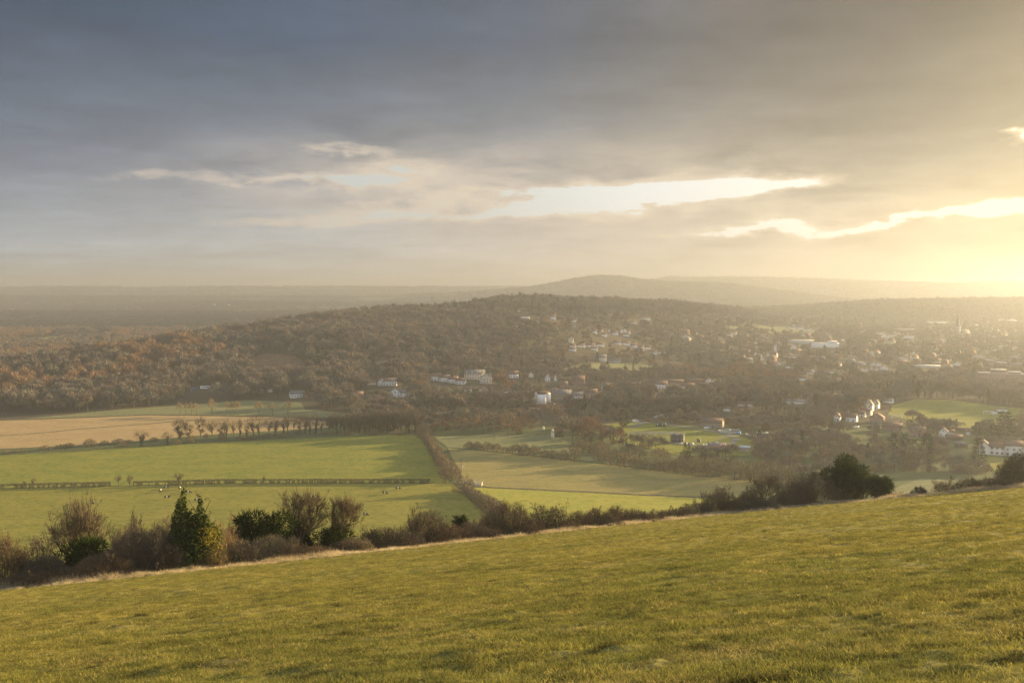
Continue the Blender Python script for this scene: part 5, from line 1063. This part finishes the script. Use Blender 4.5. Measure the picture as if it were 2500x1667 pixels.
def px_of(x, y, z):
    """photo pixel of points in the place"""
    zz = z - ZC; fw = y * cP - zz * sP; up = y * sP + zz * cP
    return 1250 + F * x / fw, 833.5 - F * up / fw
# horizon table: steepest sight line so far, along each azimuth
_ua = np.linspace(-.6, .6, 500); _ya = np.geomspace(380, 14000, 1100); _U, _Y = np.meshgrid(_ua, _ya, indexing='ij')
_V = (Hv(_U * _Y, _Y) - ZC) / _Y; _VM = np.maximum.accumulate(_V, 1)
def hidden(x, y, top):
    iu = np.clip(np.searchsorted(_ua, x / y), 0, 499); iy = np.clip(np.searchsorted(_ya, y) - 2, 0, 1099)
    return (top - ZC) / y < _VM[iu, iy] - 0.0006
def wood_points():
    out = []
    for y0, y1, sp in [(520, 900, 7.6), (900, 1500, 8.6), (1500, 2400, 10.5), (2400, 3600, 15), (3600, 6000, 25), (6000, 10500, 44)]:
        W_ = 0.60; A = W_ * (y1 ** 2 - y0 ** 2); n = int(A / sp ** 2)
        y = np.sqrt(rng.uniform(y0 ** 2, y1 ** 2, n)); x = y * rng.uniform(-W_, W_, n); out.append(np.column_stack([x, y, np.full(n, sp)]))
    P = np.concatenate(out); x, y, sp = P.T; z = Hv(x, y)
    keep = ~hidden(x, y, z + 16)
    x, y, z, sp = (a[keep] for a in (x, y, z, sp)); px, py = px_of(x, y, z)
    ok = np.ones(len(x), bool)
    for k, poly in POLYS.items(): ok &= ~inside_np(x, y, poly)
    # open valley floor left of the diagonal hedge and the pasture: only fields there
    ok &= ~((px < 640) & (py > 1030 - px * .083)); ok &= ~((px < 860) & (py > 1010)); ok &= ~((px < 1040) & (py > 1054))
    ok &= ~((px < 1330) & (py > 1060)); ok &= ~((px < 1480) & (py > 1095)); ok &= ~((px >= 1480) & (px < 1960) & (py > 1105 + (px - 1480) * .13)); ok &= ~((px > 2140) & (py > 1158)); ok &= ~((px >= 1960) & (py > 1172))
    ok &= ~((px > 690) & (px < 765) & (py > 955) & (py < 985)); ok &= ~((px > 860) & (px < 1010) & (py > 980) & (py < 1012) & (rng.random(len(x)) < .5))
    suburb = inside_np(px, py, [(1330, 765), (1700, 770), (2520, 770), (2520, 1000), (2300, 960), (2000, 960), (1800, 960), (1560, 965), (1330, 990), (1230, 930), (1250, 850), (1330, 830)])
    ok &= ~(suburb & (y < 2600) & (rng.random(len(x)) < .28))
    ok &= ~((y > 2400) & (fbm(x / 420, y / 260, 77, 3) > 0.26) & (px < 1300))
    x, y, z, sp, px, py, suburb = (a[ok] for a in (x, y, z, sp, px, py, suburb))
    # keep clear of what stands there, and open the view to houses
    bad = np.zeros(len(x), bool)
    for (a, b, r) in TAKEN: bad |= (x - a) ** 2 + (y - b) ** 2 < (r + 4.5) ** 2
    for (a, b, r) in CLEAR:
        Ld = math.hypot(a, b); t = (x * a + y * b) / Ld; side = np.abs(x * b - y * a) / Ld
        bad |= (t < Ld) & (t > Ld - 34 - Ld * .045) & (side < r + 3.2 + Ld * .0012)
    k = ~bad
    return [a[k] for a in (x, y, z, sp, px, py, suburb)]
wx, wy, wz, wsp, wpx, wpy, wsub = wood_points()
n = len(wx)
hgt = rng.uniform(8.0, 17.5, n) * np.where(wsub, .68, 1.0) * np.where((wpy > 1010) & (wpx > 1000), .62, 1.0) * np.where((wpx > 820) & (wpx < 1500) & (wpy > 960), .85, 1.0)
wid = hgt * rng.uniform(.52, 1.0, n) * np.maximum(1, (wsp / 11.0) ** .8)
con = rng.random(n) < np.where((wpx > 1100) & (wy < 3200), .055, .012) + .25 * ((fbm(wx / 160, wy / 160, 91, 2) > .3) & (wpx > 1000) & (wy > 1300) & (wy < 3200))
con |= (wpx > 700) & (wpx < 1420) & (wpy < 775) & (wy < 2400) & (rng.random(n) < .16)
rusty = (fbm(wx / 140, wy / 140, 95, 2) + .12 * ((wpx < 700) & (wpy < 880)) - .1 * (wpx > 1500) > .29) & (rng.random(n) < .7) & ~con
shr = ((rng.random(n) < .45) & (wpy > 1010) | (rng.random(n) < .22) & wsub) & ~con
NEAR = 240
plain = np.nonzero(~con & ~rusty & ~shr)[0]; big = plain[np.argsort(-(hgt / wy)[plain])[:NEAR]]
single = np.zeros(n, bool); single[big] = True
for i in big:
    plant('wood' if rng.random() < .7 else 'tall', 'bare_tree', 'tree', (wx[i], wy[i], wz[i] - .2), hgt[i], wid[i], 'bare brown winter tree, one of many massed at the near edge of the woods', 'bare trees at the near edge of the woods')
def woods(name, mask, kinds, label):
    src = [merged(pm, f"{name}_source") for k in kinds for pm in PR[k]]; dim = [DIM[k] for k in kinds for pm in PR[k]]
    i = np.nonzero(mask)[0]; idx = rng.integers(0, len(src), len(i)); dm = np.array(dim)[::1]
    hs = hgt[i]; ws = wid[i]; S = np.column_stack([ws / dm[:, 1].mean(), ws / dm[:, 1].mean(), hs / dm[:, 0].mean()])
    scatter(name, np.column_stack([wx[i], wy[i], wz[i] - .25]), rng.uniform(0, 6.28, len(i)), S, idx, src, label)
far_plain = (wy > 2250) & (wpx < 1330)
rusty &= ~far_plain
woods('plain_woodland', ~con & ~rusty & ~shr & ~single & far_plain, ['plain'], 'woods scattered over the far blue plain, coloured dark for cloud shade')  # trees of the plain use the twig colour with cloud shadow painted in
woods('bare_woodland', ~con & ~rusty & ~shr & ~single & ~far_plain, ['wood', 'wood', 'tall'], 'brown leafless woodland covering the hill and the plain')
woods('rusty_woodland', rusty & ~single, ['rust'], 'rust-coloured leaf-holding trees massed in the woods')
hgt[con] *= 1.1; wid[con] *= .55
woods('conifer_woodland', con, ['spruce', 'cypress', 'pine'], 'dark conifers scattered through the woods and gardens')
hgt[shr] *= .6
woods('shrubbery', shr, ['shrub'], 'low bare shrubs filling gardens and valley scrub')
print('WOODS', n, 'single', single.sum(), 'con', con.sum(), 'rusty', rusty.sum(), 'shr', shr.sum(), 'houses', HOUSES + n_town)
# ------------------------------------------------------------------ shrubs and trees along the break of the slope
def edge_spot(px, t):
    u, _ = ray(px, 1300); y = float(edge_y(u)) + t
    return Vector((u * y, y, float(Hh(u * y, y)))), y, u
def fit(levels, h, w, base_z=0.0):
    P = np.concatenate([l[1] for l in levels]); lo = np.percentile(P, 1.5, 0); hi = np.percentile(P, 98.5, 0)
    c = (lo + hi) / 2; c[2] = 0; sx = w / max(hi[0] - lo[0], .1); sy = w / max(hi[1] - lo[1], .1); sz = h / max(hi[2], .1)
    S = np.array([sx, sy, sz]); k = np.array([1.0, 1.0, 0])
    out = []
    for p0, p1, r0, r1 in levels:
        f0 = np.clip(p0[:, 2:3] / (hi[2] * .4), 0, 1); f1 = np.clip(p1[:, 2:3] / (hi[2] * .4), 0, 1)
        out.append(((p0 - c * k * f0) * S, (p1 - c * k * f1) * S, r0, r1))
    return out
def bare(seed, h, w, style):
    g = np.random.default_rng(seed); a, b = Geo(), Geo()
    Z = np.array([0, 0, 1.0])
    if style == 'tree':
        s = [(np.array([0, 0, -.5]), unit(np.array([.05, .05, 1.0])), h * .36 + .5, h * .022)]; L = grow(g, s, [6, 6, 6, 5], .10, .09, .68, (4, 4, 3, 3, 2), .55)
    elif style == 'thorn':
        s = [(np.append(g.normal(size=2) * .2, -.4), unit(Z + g.normal(size=3) * .4), h * .5, h * .028) for _ in range(4)]; L = grow(g, s, [5, 5, 5, 3], .22, .03, .66, (4, 4, 3, 2, 2), .8)
    else:
        n = max(9, int(w * 2.6)); s = []
        for _ in range(n):
            q = g.normal(size=2) * w * .17; s.append((np.append(q, -.4), unit(np.append(q * .42 + g.normal(size=2) * .34, 1.0)), h * g.uniform(.30, .55), .028 + .004 * h))
        L = grow(g, s, [4, 5, 5] if style == 'bush' else [3, 4, 5], .14, .07, .62, (4, 3, 3, 2), .62)
    L = fit(L, h * (.88 if style == 'bush' else 1), w * (1.08 if style == 'bush' else 1))
    a.tubes(*L[0], sides=6); a.tubes(*L[1], sides=4)
    for l in L[2:-1]: b.tubes(*l, sides=3)
    p0, p1, r0, r1 = L[-1]; d = p1 - p0; ln = np.linalg.norm(d, axis=1)
    b.blades(p0, unit(d), ln * 1.15, np.clip(r0 * 2.2, .014, .026), 0, g)
    for k in range(5 if style == 'tree' else 3): b.blades(p0 + d * g.random((len(d), 1)), unit(unit(d) + g.normal(size=d.shape) * .6 + [0, 0, .1]), np.clip(ln * 1.1, .15, .5), np.full(len(d), .022), 0, g)
    if style == 'tree': crown_cloud(g, b, h, w * .95, 46, 44, 0, .34, .085, .0034)
    if style != 'tree':
        n = int((1300 if style == 'thorn' else 3400) * w * h / 6 * (1.5 if style == 'brush' else 1)); n = min(max(n, 1800), 24000)
        th = g.random(n) * 6.283; q = np.sqrt(g.random(n)); top = np.sqrt(np.maximum(1 - (q * .93) ** 2, .04)); lump = 1 + .16 * np.sin(3 * th + seed) + .1 * np.sin(7 * th + 2 * seed)
        z = top * g.random(n) ** .6 * (1 + .22 * fbm(np.cos(th) * q * 2.2 + seed, np.sin(th) * q * 2.2, seed, 3)); x = np.cos(th) * q * lump; y = np.sin(th) * q * lump
        p = np.column_stack([x * w * .54, y * w * .54, z * h * .86]); dr = unit(np.column_stack([x * .8, y * .8, .35 + .5 * z]) + g.normal(size=(n, 3)) * .42)
        b.blades(p, dr, g.uniform(.22, .62, n) * (1 if h > 2 else .7), g.uniform(.014, .026, n), 0, g)
    return a, b
def lobed(g, lobes, n, geo, ln, wd, slot=0, leaf=False, droop=0.0, fill=0.35):
    """foliage over the skins of ellipsoid lobes [(centre, radii)]"""
    vol = np.array([r[0] * r[2] for _, r in lobes]); pick = g.choice(len(lobes), n, p=vol / vol.sum())
    C = np.array([c for c, _ in lobes])[pick]; Rr = np.array([r for _, r in lobes])[pick]; d = rand_dir(n, g)
    lump = 1 + .16 * np.sin(d[:, 0] * 7 + pick) * np.cos(d[:, 1] * 6 + d[:, 2] * 8)
    rad = np.where(g.random(n) < fill, g.uniform(.35, .9, n), g.uniform(.86, 1.06, n)) * lump
    p = C + d * Rr * rad[:, None]; o = unit(d / Rr + g.normal(size=(n, 3)) * .28 + [0, 0, .35 - droop])
    keep = p[:, 2] > .15; p, o = p[keep], o[keep]
    if leaf: geo.leaves(p, ln * g.uniform(.6, 1.3, len(p)), slot, g)
    else: geo.blades(p, o, ln * g.uniform(.5, 1.9, len(p)) ** 1.4, wd * g.uniform(.6, 1.2, len(p)), slot, g)
def evergreen(seed, h, w, style):
    g = np.random.default_rng(seed); a, b = Geo(), Geo()
    if style == 'yew':
        lobes = [(np.array([0, 0, h * .48]), (w * .25, w * .25, h * .34))]
        for k in range(30):
            th = g.uniform(0, 6.28); q = g.uniform(.35, .95); z = g.uniform(.22, .86); rr = g.uniform(.09, .19)
            lobes.append((np.array([math.cos(th) * q * w * .45 * (1.12 - abs(z - .5)), math.sin(th) * q * w * .45, z * h * g.uniform(.9, 1.08)]), (w * rr, w * rr, h * rr * .8)))
        n = int(1500 * w * h / 6); lobed(g, lobes, min(max(n, 6000), 26000), b, .34, .12, droop=.15)
        s = [(np.append(g.normal(size=2) * w * .07, -.5), unit(np.append(g.normal(size=2) * .3, 1.0)), h * .55, .06 + h * .018) for _ in range(5)]
    else:
        lobes = []
        for cx, top, r0 in [(-.10, 1.0, .36), (.16, .90, .32), (.04, .74, .55), (-.26, .66, .36), (.28, .68, .36), (.0, .5, .6)]:
            for k in range(8):
                t = k / 7; lobes.append((np.array([cx * w + g.normal() * .15, g.normal() * .3, h * top * (.10 + .84 * t)]), (w * r0 * (1.06 - t) * 1.0 + .12, w * r0 * (1.06 - t) + .12, h * top * .12)))
        lobed(g, lobes, 21000, b, .17, .1, leaf=True, fill=.3)
        for k in range(160):   # leading shoots
            c, r = lobes[g.integers(len(lobes))]; d = unit(rand_dir(1, g) + [0, 0, .8])[0]; p = c + d * np.array(r); q = p + d * np.linspace(0, .5, 9)[:, None]; b.leaves(q + g.normal(size=q.shape) * .06, np.full(9, .10), 0, g)
        s = [(np.array([x * w, 0, -.5]), np.array([0, 0, 1.0]), h * .75, .15) for x in (-.12, .22)]
    L = grow(g, s, [5], .06, .08, .5, (4, 3), .9); a.tubes(*L[0], sides=7); a.tubes(*L[1], sides=4)
    return a, b
def edge_plant(i, px, top, wp, t, style, mat, label, ivy=None):
    p, y, u = edge_spot(px, t); _, v = ray(px, top); h = ZC + v * y - p.z; w = wp / F * y
    pair = bare(500 + i, h, w, style) if style in ('tree', 'thorn', 'bush', 'brush') else evergreen(500 + i, h, w, style)
    shrub = style in ('bush', 'brush', 'thorn'); nm, cat = {'yew': ('yew_tree', 'evergreen'), 'holly': ('holly_tree', 'evergreen'), 'tree': ('bare_tree', 'tree')}.get(style, ('bare_shrub', 'shrub'))
    o = empty(nm, p, 0, label, cat)
    tr = link('stems' if shrub else 'trunk', pair[0].mesh('trunk', [M['trunk']]), o); link('twigs' if shrub else 'crown', pair[1].mesh('crown', [M[mat]]), o)
    if ivy:
        g = np.random.default_rng(900 + i); c = Geo()
        for (fx, fy, z0, z1, rr, n, mt) in ivy:
            q = np.column_stack([fx * w + g.normal(size=n) * rr * w, fy * w + g.normal(size=n) * rr * w, h * (z0 + (z1 - z0) * g.random(n))]); c.leaves(q, .10 * g.uniform(.6, 1.3, n), 0, g)
        link('ivy', c.mesh('ivy', [M[ivy[0][6]]]), o)
EP = [
 (2, 1296, 110, 3, 'bush', 'redtwig', 'tall reddish bare shrub cut off by the left edge of the view'), (78, 1322, 112, 5, 'thorn', 'twig', 'gnarled dark thorn bush with a bent trunk'),
 (186, 1231, 128, 13, 'tree', 'treetwig', 'tall fan-shaped bare tree rising behind the low yew'), (200, 1310, 118, 6, 'yew', 'yew', 'low spreading dark yew in front of the fan-shaped tree'),
 (245, 1346, 130, 1.4, 'brush', 'redtwig', 'low reddish brush below the dark yew'), (298, 1281, 84, 8, 'bush', 'redtwig', 'reddish shrub between the yew and the tangled thicket'),
 (150, 1386, 170, .4, 'brush', 'redtwig', 'low bramble brush on the dry grass rim'), (60, 1398, 120, .3, 'brush', 'twig', 'dull bramble brush at the left of the rim'),
 (322, 1260, 76, 11, 'thorn', 'twig', 'twisted bare thorn behind the tangled thicket'), (392, 1237, 66, 12, 'bush', 'pale', 'pale twiggy shrub just left of the holly'),
 (345, 1266, 170, 3.4, 'bush', 'twig', 'big tangled dark thicket left of the holly'), (398, 1318, 90, 1.6, 'bush', 'twig', 'dark brambly shrub at the foot of the holly'),
 (466, 1203, 150, 2.8, 'holly', 'holly', 'dark green holly with twin spires and golden ivy'), (533, 1256, 74, 3, 'bush', 'pale', 'straw-coloured bare shrub on the sunny side of the holly'),
 (568, 1268, 60, 8, 'bush', 'twig', 'brown shrub between the holly and the broad yew'), (640, 1243, 168, 8, 'yew', 'yew', 'broad dark yew mound left of the tall round bare tree'),
 (590, 1312, 96, 2, 'bush', 'greytwig', 'grey bare shrub below the left flank of the yew mound'), (655, 1300, 116, 2.4, 'bush', 'greytwig', 'wide grey bare shrub below the yew mound'), (708, 1322, 74, 1.4, 'brush', 'twig', 'small brown brush under the round bare tree'),
 (744, 1201, 108, 8, 'tree', 'treetwig', 'tall round bare tree above the meadow with the cows'), (730, 1252, 86, 11, 'yew', 'yew', 'dark yew behind the round bare tree'),
 (842, 1219, 76, 6, 'tree', 'treetwig', 'slender leaning bare tree right of the round one'), (815, 1278, 104, 7, 'yew', 'yew', 'low dark yew around the slender leaning tree'),
 (772, 1330, 76, 1, 'brush', 'redtwig', 'low reddish brush right of the round bare tree'), (882, 1318, 62, 1.1, 'brush', 'pale', 'pale brush at the foot of the slender tree'),
 (904, 1286, 84, 6, 'thorn', 'twig', 'sprawling thorn bush right of the slender tree'), (948, 1281, 92, 4, 'bush', 'twig', 'dark rounded shrub left of the spiky bush'),
 (1040, 1234, 108, 5, 'bush', 'twig', 'tall spiky dark bush above the rim'), (1120, 1247, 40, 13, 'yew', 'yew', 'small round evergreen peeping over brown shrubs'),
 (1104, 1277, 92, 3, 'bush', 'redtwig', 'brown shrub below the small round evergreen'), (1152, 1270, 84, 3.4, 'bush', 'twig', 'brown shrub right of the small round evergreen'),
 (1190, 1240, 84, 10, 'bush', 'scrub', 'tawny shrub at the lower end of the tall diagonal hedge'), (1242, 1212, 122, 5, 'bush', 'twig', 'big brown bush at the foot of the diagonal hedge'), (1296, 1262, 66, 3, 'bush', 'twig', 'brown shrub between the big bush and the ivied one'),
 (1343, 1227, 96, 5, 'thorn', 'twig', 'dark ivied bush with a vase-shaped crown'),
 (1412, 1242, 66, 4, 'bush', 'redtwig', 'first reddish shrub right of the ivied bush'), (1456, 1233, 64, 4, 'bush', 'redtwig', 'second reddish shrub right of the ivied bush, rather taller'), (1502, 1231, 72, 4, 'bush', 'redtwig', 'third reddish shrub right of the ivied bush, tallest of the run'), (1550, 1238, 62, 3, 'bush', 'twig', 'fourth shrub right of the ivied bush, browner'), (1596, 1244, 56, 2.5, 'bush', 'redtwig', 'fifth shrub right of the ivied bush, low'), (1640, 1240, 62, 2.5, 'bush', 'redtwig', 'sixth shrub right of the ivied bush, beside the dark bushes'),
 (1704, 1221, 76, 4, 'bush', 'twig', 'low dark bush left of the domed dark bush'), (1762, 1184, 94, 5, 'bush', 'twig', 'domed dark bush on the rim right of centre'), (1832, 1187, 70, 4, 'bush', 'twig', 'dark bush right of the domed one'),
 (1873, 1163, 78, 8, 'tree', 'treetwig', 'small open bare tree between dark bushes and the big yew'), (1924, 1198, 84, 3, 'bush', 'twig', 'low dark bush under the small open tree'), (1988, 1136, 136, 6, 'bush', 'redtwig', 'large reddish-brown bush against the big yew'), (1948, 1164, 84, 8, 'bush', 'twig', 'brown bush left of the large reddish one'),
 (2072, 1114, 150, 7, 'yew', 'yew', 'big dark yew tree standing on the rim at the right'), (2148, 1158, 60, 4.5, 'yew', 'yew', 'smaller yew leaning out from the big yew'), (2184, 1203, 44, 2, 'brush', 'pale', 'thin pale brush right of the big yew'),
 (2242, 1188, 34, 2, 'thorn', 'twig', 'tiny bare sapling alone on the rim'), (2303, 1168, 50, 4, 'thorn', 'twig', 'small windswept thorn on the rim'), (2366, 1162, 66, 4, 'bush', 'twig', 'low bush right of the windswept thorn'), (2414, 1160, 66, 5, 'bush', 'twig', 'low bush left of the tall shrub at the right edge'), (2488, 1090, 100, 5, 'bush', 'twig', 'tall bare shrub cut off by the right edge of the view')]
EP += [(px, tp, w_, t_, 'brush', mt, lb) for px, tp, w_, t_, mt, lb in [(112, 1350, 96, 2.2, 'twig', 'dull brush between the gnarled thorn and the low yew'), (512, 1312, 84, 1.4, 'pale', 'straw-coloured brush below the golden ivy'), (856, 1312, 80, 2.2, 'twig', 'dark brush beneath the slender leaning tree'), (990, 1298, 84, 2.2, 'twig', 'dark brush between the rounded shrub and the spiky bush'), (1074, 1288, 84, 2.0, 'redtwig', 'brown brush right under the spiky bush'), (1178, 1284, 96, 2.0, 'twig', 'low brown brush left of the big brown bush'), (1272, 1280, 84, 1.8, 'twig', 'low brown brush right of the big brown bush'), (1382, 1266, 76, 1.8, 'redtwig', 'low reddish brush just right of the ivied bush'), (1480, 1258, 84, 1.4, 'twig', 'low dull brush under the tallest reddish shrub'), (1574, 1252, 84, 1.2, 'redtwig', 'low reddish brush between the fourth and fifth shrubs'), (1668, 1238, 76, 1.8, 'twig', 'low dark brush at the left foot of the dark bushes'), (1798, 1218, 84, 1.8, 'twig', 'low dark brush right of the domed bush'), (1852, 1214, 84, 1.6, 'twig', 'low dark brush left of the small open tree'), (2444, 1172, 60, 2.0, 'twig', 'low brush at the foot of the tall shrub at the right edge')]]
for i, e in enumerate(EP):
    iv = None
    if e[4] == 'holly': iv = [(.36, -.16, .04, .62, .085, 1500, 'goldivy')]
    if 'ivied' in e[6] and e[4] == 'thorn': iv = [(0, 0, .1, .8, .20, 1500, 'ivy')]
    edge_plant(i, *e, ivy=iv)
# ------------------------------------------------------------------ grass on the near slope
def blade_mat(name, a, b, c_):
    m, t = new_mat(name); oi = t.new('ShaderNodeObjectInfo'); g = t.new('ShaderNodeNewGeometry').outputs['Position']
    n1 = t.noise(g, 0.10, 4, .6); n2 = t.noise(t.scalevec(g, (.6, 1, 1)), .8, 4, .6); n3 = t.noise(g, 9.0, 2)
    c = t.mix(t.rng(n1, .36, .64), a, b); c = t.mix(t.rng(t.add(n2, t.mul(t.sub(n3, .5), .9)), .48, .80), c, c_)
    n4 = t.noise(t.scalevec(g, (.8, 1.1, 1)), 1.6, 6, .66); c = t.mix(t.mul(t.rng(n4, .56, .64), .8), c, (.055, .050, .020)); leafy(t, c, .35); return m
M['blade'] = blade_mat('grass_blades', (.285, .250, .060), (.215, .210, .048), (.46, .37, .125)); M['tussock'] = blade_mat('tussock_blades', (.15, .14, .042), (.115, .118, .036), (.24, .20, .07)); M['straw'] = blade_mat('dry_stalks', (.52, .43, .28), (.46, .37, .23), (.36, .30, .16))
def tuft(seed, n, rad, h0, h1, lean, wd, mat):
    g = np.random.default_rng(seed); q = Geo(); p = np.column_stack([g.normal(size=(n, 2)) * rad * .5, np.full(n, -.02)])
    d = unit(np.column_stack([p[:, :2] * 1.2 / rad * .35 + g.normal(size=(n, 2)) * lean, np.full(n, 1.0)])); ln = g.uniform(h0, h1, n)
    mid = p + d * (ln * .55)[:, None]; d2 = unit(d + np.column_stack([g.normal(size=(n, 2)) * .45, np.full(n, -.12)])); side = unit(np.cross(d, rand_dir(n, g))) * wd / 2
    v = np.stack([p - side, p + side, mid + side * .8, mid - side * .8, mid + d2 * (ln * .5)[:, None]], 1).reshape(-1, 3); i = np.arange(n)[:, None] * 5
    q.put(v, i + np.array([[0, 1, 2, 3]])); q.put(np.zeros((0, 3)), np.zeros((0, 3), int)); q.f[3].append(i + np.array([[3, 2, 4]])); q.m[3].append(np.zeros(n, int))
    return bpy.data.objects.new('tuft_source', q.mesh('tuft', [mat]))
def slope_points(y0, y1, sp, lim=None):
    n = int(.62 * (y1 ** 2 - y0 ** 2) / sp ** 2); y = np.sqrt(rng.uniform(y0 ** 2, y1 ** 2, n)); x = y * rng.uniform(-.62, .62, n); return x, y
gp = []
for y0, y1, sp, sc in [(7, 20, .105, .72), (20, 40, .165, .8), (40, 80, .30, .95), (80, 150, .52, 1.15)]:
    x, y = slope_points(y0, y1, sp); k = y < edge_y(x / y) + 3; x, y = x[k], y[k]
    q = fbm(x / 2.2, y / 2.2, 301, 3); q2 = fbm(x / .8, y / .6, 307, 2); gp.append(np.column_stack([x, y, sc * (1 + .35 * q + .55 * q2) * rng.uniform(.6, 1.3, len(x))]))
gp = np.concatenate(gp); gz = Hh(gp[:, 0], gp[:, 1]) + bumps(gp[:, 0], gp[:, 1]); gs = np.clip(gp[:, 2], .5, 2.2)
scatter('grass', np.column_stack([gp[:, :2], gz]), rng.uniform(0, 6.28, len(gp)), np.column_stack([gs, gs, gs * .72]), np.where((fbm(gp[:, 0] / .55, gp[:, 1] / .45, 311, 3) + .5 * fbm(gp[:, 0] / 5, gp[:, 1] / 5, 315, 2) > .45) & (rng.random(len(gp)) < .75), rng.integers(5, 7, len(gp)), rng.integers(0, 5, len(gp))), [tuft(700 + i, 56, .20, .035, .10, .5, .0075, M['blade']) for i in range(5)] + [tuft(710 + i, 60, .17, .07, .17, .4, .008, M['tussock']) for i in range(2)], 'short rough pasture grass on the near slope')
us = np.linspace(-.60, .60, 900); dp = []
for u in us:
    ye = float(edge_y(u)); n = 28; t = np.concatenate([rng.normal(1.0, 1.7, 18), rng.uniform(1, 16, 10)]); yy = ye + t; uu = u + rng.uniform(-.0007, .0007, n); dp.append(np.column_stack([uu * yy, yy, rng.uniform(.5, 1.25, n) * np.where(np.abs(t - 1.2) < 2.2, 1, .7)]))
dp = np.concatenate(dp); dp[:, 2] *= 1 + .9 * fbm(dp[:, 0] / 3.0, dp[:, 1] / 3.0, 333, 3); dz = Hh(dp[:, 0], dp[:, 1]) + bumps(dp[:, 0], dp[:, 1]); ds = np.clip(dp[:, 2] * 1.15, .25, 2.2)
scatter('dry_grass', np.column_stack([dp[:, :2], dz]), rng.uniform(0, 6.28, len(dp)), np.column_stack([ds, ds, ds]), rng.integers(0, 4, len(dp)), [tuft(740 + i, 40, .35, .22, .52, .40, .016, M['straw']) for i in range(4)], 'long pale dry grass along the rim of the slope')
